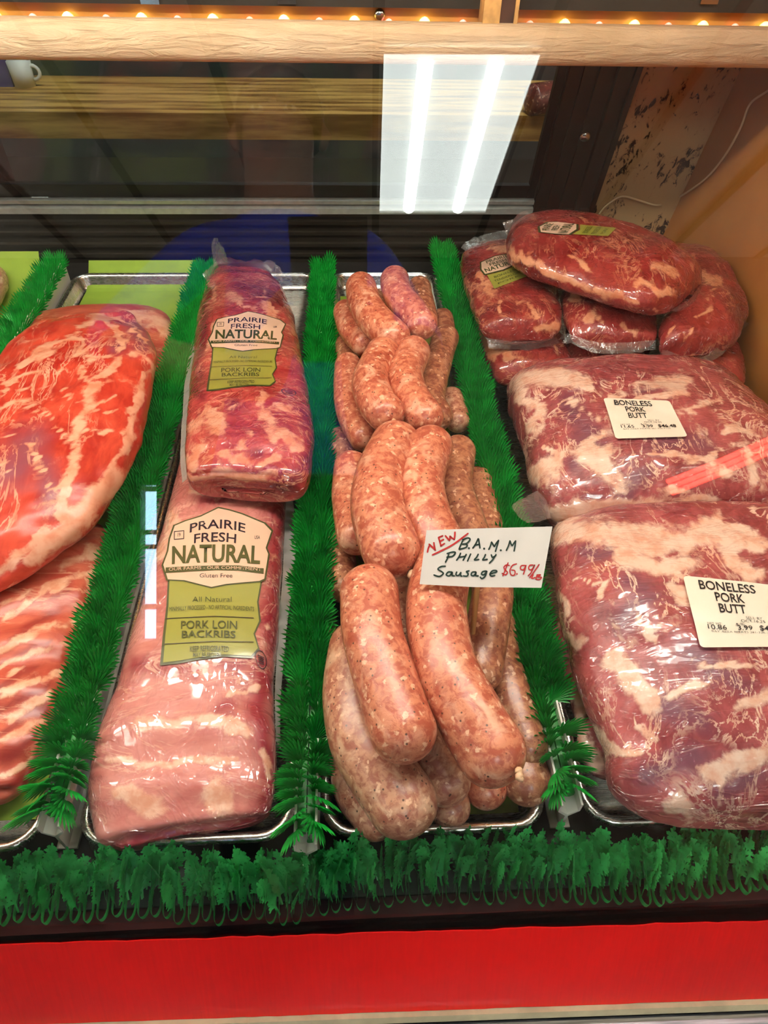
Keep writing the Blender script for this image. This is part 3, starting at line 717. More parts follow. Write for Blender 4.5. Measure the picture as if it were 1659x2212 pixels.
# ------------------------------------------------------------------ plastic-leaf dividers between the trays
def leaf(nf, w, h, web=.5, seed=0):
    """One comb-edged fan leaf in its own plane: x across, y up, z forward; each finger has a raised rib."""
    r = random.Random(seed); V = []; F = []
    ang = np.linspace(-1.36, 1.36, nf); V.append((0, -.004, 0))
    for k, a in enumerate(ang):
        L = 1.0 - .16 * abs(a / 1.3) ** 2 + r.uniform(-.07, .07); da = 1.36 / (nf - 1)
        def q(rad, aa, up=0.0):
            x = math.sin(aa) * rad * w; y = math.cos(aa) * rad * h * .85 + rad * h * .15
            return (x, y, -.22 * h * (rad * .9) ** 2 + up)
        i = len(V); V += [q(web, a - da * .98), q(web * .98, a, .0011), q(web, a + da * .98), q(L * .80, a + da * .60), q(L, a, .0002), q(L * .80, a - da * .60), q(L * .80, a, .0009)]
        F += [(0, i, i + 1), (0, i + 1, i + 2), (i, i + 5, i + 6, i + 1), (i + 1, i + 6, i + 3, i + 2), (i + 5, i + 4, i + 6), (i + 6, i + 4, i + 3)]
    return np.array(V), F
LEAVES = [leaf(12, .0155, .026, .46, s) for s in range(6)]
def rotm(rx, ry, rz): return np.array(Euler((rx, ry, rz)).to_matrix())
def divider(x, y0, y1, label, bare=0.0, hz=.046):
    t = thing('leaf_divider', (x, (y0 + y1) / 2, 0), label, 'divider', 'green leaf dividers')
    prof = [(-.0012, .0), (.0012, .0), (.0012, .026), (.0085, .035), (.0085, .047), (.0068, .047), (.0068, .036), (0, .029), (-.0068, .036), (-.0068, .047), (-.0085, .047), (-.0085, .035), (-.0012, .026)]
    m = MB(); m.extrude(prof, (x, y0 - .012, 0), (x, y1, 0), (1, 0, 0), (0, 0, 1)); m.box((x - .008, y0 - .012, -.0005), (x + .008, y1, .002)); m.out('channel', MAT['white_plastic'], t)
    m = MB(); y = y0; k = 0; rd = random.Random(int(x * 1000))
    while y < y1:
        fr = max(0, 1 - (y - y0) / .09)
        for s in (-1, 1):
            if bare and rd.random() < bare * fr: continue
            v, f = LEAVES[rd.randrange(6)]; v = v * rd.uniform(.92, 1.18)
            v = np.stack([v[:, 0], v[:, 2], v[:, 1]], 1)              # stand the leaf up
            lean = -30 + rd.uniform(-11, 11) + 56 * fr ** 1.5
            v = v @ rotm(math.radians(lean), 0, 0).T
            v = v @ rotm(0, s * math.radians(17 + rd.uniform(-9, 9) + 26 * fr), s * math.radians(-16 + rd.uniform(-18, 18))).T
            m.add(v + (x + s * .0058 + rd.uniform(-.0015, .0015), y + (.0035 if s > 0 else 0) + rd.uniform(-.001, .001), hz + rd.uniform(-.002, .002)), f)
        y += .0080 - .0022 * fr * (1 - 2 * bare); k += 1
    for s in (-.0035, .0035): m.box((x + s - .0030, y0, .033), (x + s + .0030, y1, .040))
    m.out('foliage', MAT['leaf'], t, smooth=False)
    return t
divider(-.466, .21, 1.075, 'green leaf divider in a tall white channel, farthest from the tan panel')
divider(-.2255, .205, 1.06, 'green leaf divider between the unwrapped ribs and the vacuum-packed ribs')
divider(-.0385, .185, 1.06, 'green leaf divider between the vacuum-packed ribs and the sausages')
divider(.1615, .205, 1.12, 'green leaf divider between the sausages and the bagged boneless meat', .25)
# white wall of the far divider
MB().box((-.4560, .30, 0.0), (-.4535, 1.075, .058)).out('channel_wall', MAT['white_plastic'], bpy.data.objects['leaf_divider'])

# front runner of plastic parsley: folded strips with lobed blades
def blade(L, seed):
    """One parsley blade: a thin stalk with lobed side leaflets that fork into round-tipped fingers."""
    r = random.Random(seed); V = []; F = []; n = 8
    pts = [(0, 0)]; ang = 0; cur = np.array([0., 0.]); bend = r.uniform(-.07, .07)
    for i in range(n):
        ang += bend; cur = cur + np.array([math.sin(ang), math.cos(ang)]) * L / n; pts.append(tuple(cur))
    def strip(a, b, wa, wb, z0=0.0, z1=0.0):
        a = np.array(a); b = np.array(b); d = b - a; l = np.linalg.norm(d) + 1e-9; d = d / l; nn = np.array([-d[1], d[0]]); i = len(V); c = b + d * wb * .8
        for p, z in ((a + nn * wa, z0), (a - nn * wa, z0), (b + nn * wb, z1), (b - nn * wb, z1), (c, z1)): V.append((p[0], p[1], z))
        F.extend([(i, i + 1, i + 3, i + 2), (i + 2, i + 3, i + 4)])
    for i in range(n): strip(pts[i], pts[i + 1], .0008, .0008)
    for i in range(2, n + 1):
        for s in (-1, 1):
            a = np.array(pts[i]); l = (.0085 if i < n else .006) * r.uniform(.75, 1.15) * (1 - .04 * i) * min(1, .45 + .2 * i); th = s * (.75 + r.uniform(-.2, .2)) + ang * i / n
            u = np.array([math.sin(th), math.cos(th)]); e = a + u * l * .6; zz = r.uniform(-.0012, .0012)
            strip(a, e, .0008, .0015, 0, zz)
            for t2 in (-.75, -.1, .6):
                q = e - u * l * .1; strip(q, q + np.array([math.sin(th + t2), math.cos(th + t2)]) * l * r.uniform(.42, .6), .0010, .0008, zz, zz * 1.6)
    strip(pts[n], np.array(pts[n]) + np.array([math.sin(ang), math.cos(ang)]) * .006, .0009, .0009)
    return np.array(V), F
BL = [blade(.031 * (1 + .10 * (k % 3)), k) for k in range(9)]
run = thing('parsley_runner', (-.2, .15, 0), 'green plastic parsley runner along the front edge of the trays', 'garnish strip')
m = MB(); x = -.62; rd = random.Random(5)
while x < WALLX - .01:
    yb0 = .147 + rd.uniform(-.003, .002) + .004 * math.sin(x * 23)
    th = np.linspace(-math.pi * .5, math.pi * .5, 9); wl = .0030 + rd.uniform(0, .001)      # the fold: a little U of strip
    for s in (-1, 1):
        lean_x = rd.uniform(-.28, .12)
        for rowk in range(3):
            v, f = BL[rd.randrange(8)]; v = v * rd.uniform(.85, 1.1) * (1, .95, .9, .8)[rowk]
            v = np.stack([v[:, 0], np.zeros(len(v)), v[:, 1]], 1)
            v[:, 1] -= 4.0 * v[:, 2] ** 2 * rd.uniform(.3, 1.3)
            yawd = rd.uniform(62, 112) if rowk == 0 else rd.uniform(-55, 55)
            v = v @ rotm(0, 0, math.radians(yawd)).T
            v = v @ rotm(math.radians(-30 - 9 * rowk + rd.uniform(-10, 10)), lean_x + rd.uniform(-.16, .16) * (1 + rowk * .6), 0).T
            m.add(v + (x + s * wl + rd.uniform(-.002, .002) * (1 + rowk), yb0 + (.0, .006, .010, .018)[rowk], .001 + .003 * rowk), f)
    U = [(x + wl * math.sin(q), yb0 - .006 * math.cos(q), .0035) for q in th]
    U = np.array([(x + wl, yb0 + .010, .008)] + [(x + wl * math.cos(q), yb0 - .007 * math.sin(q), .003) for q in np.linspace(0, math.pi, 9)] + [(x - wl, yb0 + .010, .008)])
    Vv = np.concatenate([U + (0, 0, .003), U - (0, 0, .003)]); n = len(U)
    m.add(Vv, [(i, i + 1, n + i + 1, n + i) for i in range(n - 1)])
    x += .0095 + rd.uniform(-.0012, .0012)
m.out('foliage', MAT['parsley'], run, smooth=False)
MB().box((-.62, .150, -.003), (WALLX - .002, .178, .0008)).out('backing', plain('gap_shade_green', srgb(6, 30, 14), .8), run)  # near-black green paints in the shade between the blades

# ------------------------------------------------------------------ unwrapped pork and ribs (first tray)
m = Meat([(90, 690, 330, 665, .006, .045), (60, 705, 372, 700, .006, .060), (60, 800, 362, 780, .006, .055), (40, 900, 320, 900, .006, .05)], [([(270, 680), (340, 690), (370, 720)], 16)], [], seed=21, nv=60, nt=60)
tag(m.put('pork_cut', MAT['spareribs']), 'pale fatty pork piece behind the big raw pork cut on green paper', 'meat')
m = Meat([(-190, 1190, 262, 1120, .008, .050), (-200, 1290, 236, 1180, .008, .056), (-240, 1400, 205, 1290, .008, .056), (-270, 1530, 165, 1420, .008, .054), (-300, 1640, 118, 1560, .008, .052), (-320, 1740, 62, 1690, .008, .046), (-330, 1790, 20, 1745, .010, .034)],
    [([(0, 1337), (97, 1270), (202, 1240)], 9), ([(0, 1397), (63, 1363), (169, 1346)], 9), ([(0, 1443), (84, 1405), (160, 1392)], 6), ([(0, 1506), (76, 1464), (122, 1451)], 8), ([(25, 1557), (105, 1498)], 9), ([(0, 1612), (84, 1561)], 10), ([(0, 1667), (63, 1633)], 8), ([(0, 1475), (60, 1440)], 5), ([(140, 1215), (230, 1180)], 12), ([(0, 1300), (60, 1270)], 6)],
    [([(20, 1380), (120, 1320)], 9), ([(10, 1430), (90, 1390)], 7), ([(0, 1490), (80, 1440)], 8), ([(0, 1540), (100, 1480)], 7), ([(0, 1590), (90, 1530)], 8), ([(0, 1640), (70, 1600)], 9), ([(0, 1700), (50, 1670)], 12), ([(60, 1300), (150, 1270)], 6)],
    seed=5, lump=.003, ridge=.0022, ridgen=11, fine=.0008)
tag(m.put('spare_ribs', MAT['spareribs']), 'rack of unwrapped spare ribs lying below the big raw pork cut', 'meat')
m = Meat([(120, 690, 300, 672, .062, .088), (50, 735, 336, 740, .058, .105), (-40, 830, 334, 800, .058, .118), (-150, 960, 306, 905, .058, .122), (-260, 1080, 275, 1000, .058, .120), (-330, 1190, 205, 1110, .058, .112), (-360, 1280, 110, 1210, .058, .100), (-370, 1350, -5, 1300, .058, .078)],
    [([(211, 678), (165, 729), (173, 771)], 8), ([(211, 678), (240, 710), (262, 745)], 8), ([(177, 805), (202, 818), (186, 860), (177, 902), (156, 986), (154, 1050)], 12), ([(202, 818), (253, 792), (270, 775)], 9), ([(295, 758), (333, 800), (318, 830), (295, 860), (282, 920), (270, 965), (228, 1041)], 8),
     ([(0, 855), (105, 835), (160, 860)], 4), ([(50, 868), (97, 902), (139, 944)], 7), ([(253, 1021), (190, 1097), (126, 1160), (63, 1211)], 18), ([(190, 885), (278, 893)], 4), ([(186, 927), (274, 940)], 4), ([(42, 784), (169, 716)], 5), ([(60, 812), (150, 790)], 3),
     ([(20, 930), (80, 990), (120, 1060)], 3), ([(0, 1000), (60, 1060)], 3), ([(105, 1150), (40, 1200), (0, 1240)], 12), ([(230, 690), (270, 690), (300, 720), (315, 745)], 5), ([(170, 750), (200, 775), (240, 765)], 8), ([(10, 830), (80, 800)], 4), ([(0, 880), (90, 872)], 3), ([(156, 1050), (130, 1110)], 7), ([(240, 860), (200, 870)], 4)],
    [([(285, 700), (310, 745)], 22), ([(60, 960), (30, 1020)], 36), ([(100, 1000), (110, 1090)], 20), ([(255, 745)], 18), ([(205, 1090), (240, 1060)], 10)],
    seed=11, lump=.009, lsc=16, nv=150, nt=120, fine=.0012)
tag(m.put('pork_shoulder', MAT['shoulder']), 'big unwrapped orange-red pork cut with white seams on the spare ribs', 'meat')
m = Meat([(-150, 585, -2, 585, .006, .05), (-150, 640, 16, 600, .006, .05), (-160, 700, 5, 660, .006, .05)], [([(0, 600)], 8)], [], seed=8, nv=30, nt=30)
tag(m.put('raw_steak', MAT['ribs_pale']), 'edge of pink meat in the far corner tray before green paper', 'meat')

# ------------------------------------------------------------------ vacuum-packed ribs (second tray)
def art_label(pk, quad, parent, seed=0, words=('PORK LOIN', 'BACKRIBS'), off=.0010):
    """The printed two-part label: a shield over an olive panel with their lettering."""
    sh = [(.10, .115), (.20, .085), (.34, .055), (.50, .0), (.60, .015), (.72, .04), (.93, .10), (1.0, .15), (.955, .26), (.98, .30), (.955, .46), (.91, .475), (.75, .485), (.60, .495), (.46, .515), (.34, .495), (.20, .47), (.045, .465), (.0, .37), (.045, .28), (.06, .20)]
    c = np.array(sh).mean(0); ins = lambda k: [tuple(c + (np.array(p) - c) * k) for p in sh]
    bd = lay(poly_bm([[(.06, .43), (.93, .43), (.90, .60), (.93, .72), (.88, .80), (.93, .90), (.86, .955), (.60, .945), (.36, .965), (.16, .99), (.0, 1.0), (.02, .82), (.05, .62)]]), quad, pk, off, 'label', MAT['lab_dark'], parent)
    lay(poly_bm([[(.075, .44), (.915, .44), (.885, .60), (.912, .72), (.865, .80), (.912, .89), (.85, .94), (.60, .93), (.36, .95), (.16, .972), (.03, .982), (.045, .82), (.07, .62)]]), quad, pk, off + .0004, 'olive_panel', MAT['lab_green'], bd)
    lay(poly_bm([sh]), quad, pk, off + .0008, 'shield_border', MAT['lab_dark'], bd)
    lay(poly_bm([ins(.965)]), quad, pk, off + .0012, 'shield', MAT['lab_cream'], bd)
    lay(poly_bm([[(.04, .385), (.30, .375), (.5, .372), (.7, .372), (.93, .39), (.93, .425), (.7, .405), (.5, .402), (.3, .408), (.04, .42)]]), quad, pk, off + .0016, 'ribbon', MAT['lab_dark'], bd)
    for it in [('PRAIRIE', .50, .165, .058, .50, .01, .0, .028), ('FRESH', .48, .232, .060, .38, .012, .02, .012), ('Gluten Free', .50, .448, .028, .30, -.005, .02, 0), ('19', .155, .190, .026, None, 0, 0, 0), ('USA', .86, .205, .022, None, .01, 0, 0)]: lay(text_bm([it]), quad, pk, off + .0016, 'lettering', MAT['lab_ink'], bd)
    for it in [('NATURAL', .495, .360, .112, .80, .028, .0, .012)]: lay(text_bm([it]), quad, pk, off + .0016, 'lettering', MAT['lab_dark'], bd)
    for it in [('OUR FARMS - OUR COMMITMENT', .49, .407, .020, .84, .0, 0, .012)]: lay(text_bm([it]), quad, pk, off + .0020, 'lettering', MAT['lab_cream'], bd)
    lin = [[(.05, .705), (.50, .690), (.86, .700), (.86, .704), (.50, .694), (.05, .709)], [(.04, .865), (.5, .848), (.87, .852), (.87, .856), (.5, .852), (.04, .869)], [(.11, .155), (.20, .150), (.20, .155), (.11, .160)], [(.11, .205), (.20, .200), (.20, .205), (.11, .210)], [(.11, .155), (.116, .155), (.116, .208), (.11, .208)], [(.194, .152), (.20, .152), (.20, .203), (.194, .203)]]
    for l_ in lin: lay(poly_bm([l_]), quad, pk, off + .0012 if l_[0][1] > .5 else off + .0016, 'rule_line', MAT['lab_ink'], bd)
    for it in [('All Natural', .47, .600, .034, .36, -.006, .03, 0), ('MINIMALLY PROCESSED - NO ARTIFICIAL INGREDIENTS', .47, .660, .028, .78, .0, 0, .012), (words[0], .45, .772, .052, .52, .012, 0, .004), (words[1], .45, .828, .046, .50, .012, 0, .004), ('KEEP REFRIGERATED', .46, .915, .036, .36, .012, 0, .004), ('MAY BE FROZEN', .44, .948, .030, .26, .008, 0, .0)]: lay(text_bm([it]), quad, pk, off + .0012, 'lettering', MAT['lab_dark'], bd)
    bd['label'] = 'printed cream and olive label'
    return bd
def oval_stamp(pk, c, parent, rx=16, ry=9):
    a = np.linspace(0, 2 * math.pi, 20); pts = [(.5 + .46 * math.cos(q), .5 + .46 * math.sin(q)) for q in a]
    polys = ribbon(pts, .05, 40) + [[(.25, y), (.75, y), (.75, y + .05), (.25, y + .05)] for y in (.3, .42, .54, .66)]
    q = [(c[0] - rx, c[1] - ry), (c[0] + rx, c[1] - ry * .4), (c[0] + rx, c[1] + ry * 1.4), (c[0] - rx * .6, c[1] + ry)]
    return lay(poly_bm(polys), q, pk, .0012, 'inspection_stamp', MAT['lab_ink'], parent, step=.5)

m2 = Meat([(425, 930, 606, 935, .010, .058), (392, 1000, 618, 1060, .010, .064), (345, 1180, 610, 1200, .010, .066), (300, 1330, 600, 1350, .009, .064), (256, 1480, 592, 1490, .008, .060), (214, 1600, 598, 1600, .008, .056), (196, 1690, 596, 1690, .008, .052), (205, 1800, 590, 1750, .008, .046), (240, 1846, 585, 1775, .010, .034)],
    [([(300, 1560), (420, 1560), (520, 1580)], 16), ([(230, 1640), (400, 1650), (500, 1640)], 10), ([(470, 1690), (480, 1740)], 20), ([(500, 1500), (560, 1490)], 6), ([(560, 1620), (570, 1680)], 10), ([(430, 1050), (560, 1070)], 12), ([(350, 1200), (380, 1100)], 14), ([(260, 1720), (330, 1740)], 20), ([(520, 1470)], 8), ([(590, 1200)], 8), ([(580, 1350)], 7)],
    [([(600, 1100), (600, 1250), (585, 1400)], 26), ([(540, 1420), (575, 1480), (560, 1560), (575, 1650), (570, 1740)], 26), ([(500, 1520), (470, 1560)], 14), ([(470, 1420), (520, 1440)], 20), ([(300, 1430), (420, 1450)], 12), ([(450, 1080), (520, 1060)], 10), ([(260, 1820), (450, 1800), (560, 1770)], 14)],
    seed=31, lump=.0035, lsc=20, ridge=.0012, ridgen=9, nv=150, nt=110, capq=9)
pk2 = thing('rib_pack', m2.origin, 'front vacuum pack of pale pork ribs with a large readable label', 'meat pack', 'vacuum packs of ribs')
m2.put('meat', MAT['ribs_pale'], pk2)
art_label(m2, [(352, 1096), (592, 1096), (575, 1438), (346, 1438)], pk2)
oval_stamp(m2, (562, 1420), pk2, 14, 22)
sheet('plastic_wrap', [(606, 1075, .035), (612, 1200, .03), (602, 1350, .03), (594, 1490, .028), (596, 1600, .025)], [(632, 1070, .03), (638, 1200, .028), (618, 1380, .026), (606, 1500, .022), (606, 1620, .02)], MAT['film_milky'], pk2, 50, 8, .0015, 40, 3)
sheet('plastic_wrap', [(214, 1610, .03), (198, 1700, .028), (206, 1810, .02), (245, 1848, .018), (330, 1838, .014)], [(200, 1620, .020), (184, 1710, .016), (194, 1826, .010), (236, 1862, .009), (320, 1852, .008)], MAT['film'], pk2, 40, 6, .0015, 40, 5)
m1 = Meat([(452, 585, 590, 590, .012, .055), (436, 640, 618, 640, .012, .078), (424, 730, 642, 720, .020, .092), (415, 820, 662, 830, .040, .104), (408, 900, 678, 930, .058, .116), (402, 980, 678, 1000, .066, .120), (404, 1040, 660, 1058, .068, .112), (430, 1054, 630, 1070, .072, .096)],
    [([(456, 902), (470, 930)], 12), ([(561, 860), (590, 935)], 10), ([(422, 927), (447, 885)], 9), ([(527, 927), (519, 965)], 9), ([(494, 640), (548, 665)], 9), ([(405, 1028), (590, 1024)], 9), ([(470, 700), (450, 760)], 6), ([(610, 930), (640, 960)], 8), ([(480, 990), (530, 985)], 10), ([(570, 640), (590, 680)], 8), ([(440, 960), (420, 1000)], 9), ([(560, 1000), (600, 985)], 9), ([(455, 620), (470, 650)], 6), ([(600, 880), (640, 900)], 6)],
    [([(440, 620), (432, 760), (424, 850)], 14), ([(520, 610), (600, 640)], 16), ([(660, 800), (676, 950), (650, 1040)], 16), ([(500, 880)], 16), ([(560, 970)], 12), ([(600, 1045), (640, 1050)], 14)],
    seed=41, lump=.0035, lsc=24, ridge=.0012, ridgen=10, nv=150, nt=110, capq=9)
pk1 = thing('rib_pack', m1.origin, 'rear vacuum pack of red pork ribs with gathered film end, lying on the front pack', 'meat pack', 'vacuum packs of ribs')
m1.put('meat', MAT['ribs'], pk1)
art_label(m1, [(452, 670), (620, 676), (606, 842), (446, 846)], pk1)
oval_stamp(m1, (622, 846), pk1, 18, 8)
sheet('plastic_wrap', [(436, 640, .05), (424, 730, .06), (414, 820, .07), (408, 900, .085), (402, 980, .09), (404, 1035, .088)], [(420, 640, .045), (410, 740, .055), (400, 820, .062), (394, 900, .075), (390, 980, .082), (394, 1042, .078)], MAT['film_milky'], pk1, 50, 8, .0012, 40, 7)
sheet('plastic_wrap', [(446, 612, .066), (480, 590, .070), (530, 580, .072), (580, 588, .070), (610, 610, .064)], [(440, 590, .078), (478, 556, .098), (528, 565, .092), (576, 560, .088), (612, 590, .075)], MAT['film'], pk1, 60, 14, .007, 75, 11)
sheet('plastic_wrap', [(462, 576, .085), (478, 570, .09), (492, 572, .09)], [(455, 520, .11), (470, 516, .125), (490, 548, .115)], MAT['film'], pk1, 24, 14, .004, 75, 13)
sheet('plastic_wrap', [(405, 1046, .078), (500, 1058, .076), (600, 1072, .076), (660, 1050, .080)], [(410, 1058, .070), (505, 1068, .068), (606, 1084, .068), (668, 1056, .072)], MAT['film'], pk1, 60, 6, .001, 60, 17)

# ------------------------------------------------------------------ sausages
SA = [  # points (px, py, z), radius in px, material, label
 ([(760, 1610, .026), (770, 1700, .026), (812, 1765, .026)], 50, 1, 'dull sausage lying on the green paper under the palest front sausage'),
 ([(960, 1690, .026), (972, 1745, .026)], 44, 1, 'short sausage end showing between the pale front sausage and the parsley'),
 ([(800, 1300, .022), (806, 1420, .022), (815, 1520, .022)], 46, 2, 'sausage in the bottom layer under the big smooth front one'),
 ([(930, 1300, .022), (950, 1400, .022), (985, 1490, .022)], 46, 2, 'sausage in the bottom layer under the big torn-tipped front one'),
 ([(805, 990, .024), (800, 1080, .024), (810, 1180, .024)], 40, 2, 'sausage in the bottom layer under the thick middle one'),
 ([(915, 990, .024), (925, 1080, .024), (945, 1170, .024)], 40, 2, 'sausage in the bottom layer under the one running behind the price card'),
 ([(800, 760, .024), (808, 830, .024), (820, 890, .024)], 32, 2, 'sausage in the bottom layer under the one with the white casing knot'),
 ([(890, 760, .024), (895, 830, .024), (910, 900, .024)], 32, 2, 'sausage in the bottom layer under the third row near the grey end'),
 ([(822, 650, .024), (850, 690, .024), (880, 720, .024)], 28, 2, 'sausage in the bottom layer under the two top back sausages'),
 ([(820, 1010, .072), (826, 1090, .072), (838, 1160, .072)], 44, 2, 'sausage in the middle layer beneath the thick middle one'),
 ([(915, 1010, .072), (925, 1090, .072), (940, 1150, .072)], 40, 2, 'sausage in the middle layer beneath the one behind the price card'),
 ([(808, 790, .074), (812, 840, .074), (825, 880, .074)], 32, 2, 'sausage in the middle layer beneath the knotted one'),
 ([(888, 790, .074), (892, 840, .074), (905, 880, .074)], 32, 2, 'sausage in the middle layer beneath the curved third-row one'),
 ([(805, 650, .078), (835, 690, .078), (870, 700, .078)], 28, 2, 'sausage in the middle layer beneath the two top back sausages'),
 ([(1030, 1640, .024), (1050, 1705, .024)], 46, 0, 'orange-tinged sausage end just above green paper at the tray front'),
 ([(1090, 1590, .028), (1120, 1645, .028), (1140, 1690, .028)], 52, 2, 'round grey-brown sausage end in the tray corner beside the leaf divider'),
 ([(905, 1590, .045), (935, 1650, .045), (965, 1690, .045)], 52, 1, 'whitish sausage tucked between the two big front sausages'),
 ([(1072, 1340, .05), (1085, 1430, .05), (1112, 1530, .048), (1140, 1610, .044)], 44, 2, 'long grey-brown sausage along the tray rim beside the leaf divider'),
 ([(775, 1400, .068), (766, 1500, .066), (790, 1610, .064), (872, 1735, .062)], 73, 1, 'palest large curved sausage with wrinkled skin at the tray front'),
 ([(872, 1250, .055), (872, 1330, .055), (890, 1400, .055)], 40, 1, 'half-hidden sausage in the gap between the two big front sausages'),
 ([(735, 1170, .04), (740, 1270, .04)], 34, 2, 'dark sausage low beside the leaf divider near the middle of the pile'),
 ([(1062, 1220, .078), (1064, 1290, .078), (1052, 1360, .076), (1036, 1450, .07)], 47, 2, 'sausage with the wooden price stick pushed into it'),
 ([(1030, 1040, .05), (1045, 1110, .05), (1060, 1180, .05)], 36, 2, 'shadowed sausage behind the price card against the leaf divider'),
 ([(798, 1278, .118), (806, 1370, .118), (838, 1480, .114), (872, 1580, .110)], 70, 0, 'big smooth front sausage lying on the palest one'),
 ([(960, 1215, .116), (942, 1310, .116), (958, 1430, .114), (1010, 1540, .110), (1062, 1628, .104)], 70, 0, 'big front sausage under the price card with a torn casing tip'),
 ([(760, 1010, .076), (756, 1080, .076), (770, 1160, .076)], 40, 0, 'slim sausage squeezed beside the knotted middle sausage and leaf divider'),
 ([(990, 975, .082), (980, 1045, .082), (1000, 1110, .080), (1020, 1170, .078)], 42, 2, 'sausage above the price card touching the leaf divider side'),
 ([(735, 950, .045), (742, 1000, .045)], 30, 2, 'dark sausage bit low by the leaf divider in the middle of the pile'),
 ([(855, 962, .122), (825, 1030, .124), (820, 1110, .124), (845, 1190, .122)], 62, 0, 'thick middle sausage whose end hangs above the big smooth front one'),
 ([(930, 965, .122), (908, 1040, .124), (920, 1115, .122), (950, 1180, .118)], 54, 0, 'middle sausage running down behind the price card'),
 ([(752, 790, .078), (752, 860, .080), (765, 910, .080), (785, 945, .078)], 32, 0, 'slim sausage along the leaf divider beside the third row'),
 ([(962, 730, .080), (942, 800, .084), (930, 860, .082), (945, 900, .078)], 32, 2, 'greyish sausage beside the white-lit casing and leaf divider'),
 ([(975, 860, .05), (990, 910, .05)], 26, 1, 'grey sausage end low against the tray rim behind the price card row'),
 ([(828, 765, .122), (802, 820, .124), (812, 865, .124), (834, 893, .122)], 42, 0, 'third-row sausage with a white casing knot at its tip'),
 ([(893, 762, .122), (876, 808, .124), (888, 855, .124), (918, 902, .120)], 40, 0, 'third-row sausage curving towards the leaf divider by the boneless meat'),
 ([(748, 675, .088), (760, 710, .090), (786, 742, .090)], 29, 0, 'slim sausage at the back beside the leaf divider of the ribs'),
 ([(748, 745, .055), (752, 790, .055)], 24, 2, 'small dark sausage low in the pile near the back'),
 ([(955, 690, .075), (960, 730, .075)], 26, 2, 'small sausage end behind the upper sausages by the leaf divider'),
 ([(906, 622, .104), (912, 660, .104), (920, 690, .1)], 27, 2, 'narrow sausage standing behind the two top sausages'),
 ([(780, 622, .130), (790, 660, .132), (818, 698, .132), (850, 728, .130)], 37, 0, 'top back sausage leaning on the third-row pair'),
 ([(852, 606, .136), (862, 640, .138), (892, 676, .138), (912, 700, .136)], 34, 0, 'topmost back sausage with a pale sheen and blunt end'),
]
SM = [MAT['sausage'], MAT['sausage_pale'], MAT['sausage_grey']]
def zdepth(p): return float((np.asarray(p) - CAM) @ CM[:, 2])
for k, (pts, rpx, mi, lab) in enumerate(SA):
    w = [P(*p) for p in pts]; r = rpx * zdepth(w[len(w) // 2]) / FPX
    v, f = capsule(w, r, 36, k=60, wob=.0012, seed=k, tip=.92)
    t = thing('sausage', np.array([v[:, 0].mean(), v[:, 1].mean(), v[:, 2].min()]), lab, 'sausage', 'raw sausages in the pile')
    link('body', v, f, SM[mi], t)
    k -= 12
    if k in (12, 16, 21, -10):                                        # twisted casing end
        d = w[-1] - w[-2]; d /= np.linalg.norm(d)
        if k == 21: c0 = P(851, 909, .128)
        elif k == 12: c0 = P(1122, 1668, .118)
        elif k == 16: c0 = P(888, 1238, .118)
        else: c0 = w[-1] + d * r
        s = r * .15; pts2 = [c0 - d * s * .8 + rng.normal(0, s * .15, 3), c0, c0 + d * s * .6 + rng.normal(0, s * .3, 3), c0 + d * s * 1.1 + rng.normal(0, s * .4, 3)]
        m = MB(); m.tube(catmull(pts2, 9), s * np.array([.4, .9, 1, .7, 1, .9, .6, .8, .35]) * .8, 10); m.out('casing_knot', MAT['knot'], t, smooth=True)

# price card on its stick
ctr = P(1052, 1205, .165); cn = -ray(1052, 1205); cn = cn + np.array([0, -.10, .05]); cn /= np.linalg.norm(cn)
def card_pt(px, py, off=0.0):
    r = ray(px, py); t = ((ctr - CAM) @ cn) / (r @ cn); return CAM + r * t + cn * off
Zc = lambda x, y: (900 + x / 5.53, 1120 + y / 5.53)
sg = thing('price_card', ctr - cn * .002, 'white handwritten price card on a wooden stick in the sausages', 'price card')
cc = [Zc(118, 140), Zc(700, 120), Zc(1622, 95), Zc(1556, 460), Zc(1490, 828), Zc(700, 820), Zc(35, 785), Zc(76, 460)]
f_ = [card_pt(*q, 0) for q in cc]; b_ = [card_pt(*q, -.0008) for q in cc]; n = len(cc)
link('card', f_ + b_, [tuple(range(n))[::-1], tuple(range(n, 2 * n))] + [(i, (i + 1) % n, n + (i + 1) % n, n + i) for i in range(n)], MAT['card'], sg, smooth=False)
def pen(lines, w, name, mat, label):
    polys = []
    for l in lines:
        if len(l) == 1:
            a = np.linspace(0, 2 * math.pi, 9)[:-1]; polys.append([(l[0][0] + w * .7 * math.cos(q), l[0][1] + w * .7 * math.sin(q)) for q in a])
        else:
            polys += ribbon(l, w)
            for e in (l[0], l[-1]):
                a = np.linspace(0, 2 * math.pi, 9)[:-1]; polys.append([(e[0] + w * .5 * math.cos(q), e[1] + w * .5 * math.sin(q)) for q in a])
    V = []; F = []
    for p in polys:
        i = len(V); V += [card_pt(*Zc(x, y), .0004) for x, y in p]; F.append(tuple(range(i, i + len(p))))
    o = link(name, V, F, mat, sg, smooth=False); o['label'] = label; return o
red = [[(130, 400), (140, 355), (158, 312)], [(150, 308), (190, 345), (222, 375)], [(222, 378), (212, 330), (206, 290)], [(262, 228), (280, 285), (290, 325)], [(262, 228), (310, 208)], [(275, 275), (320, 252)], [(288, 328), (332, 300)],
       [(345, 208), (372, 240), (392, 262)], [(392, 262), (398, 235), (400, 212)], [(400, 214), (425, 235), (448, 250)], [(448, 250), (456, 205), (458, 165)], [(190, 435), (420, 320), (612, 180)]]
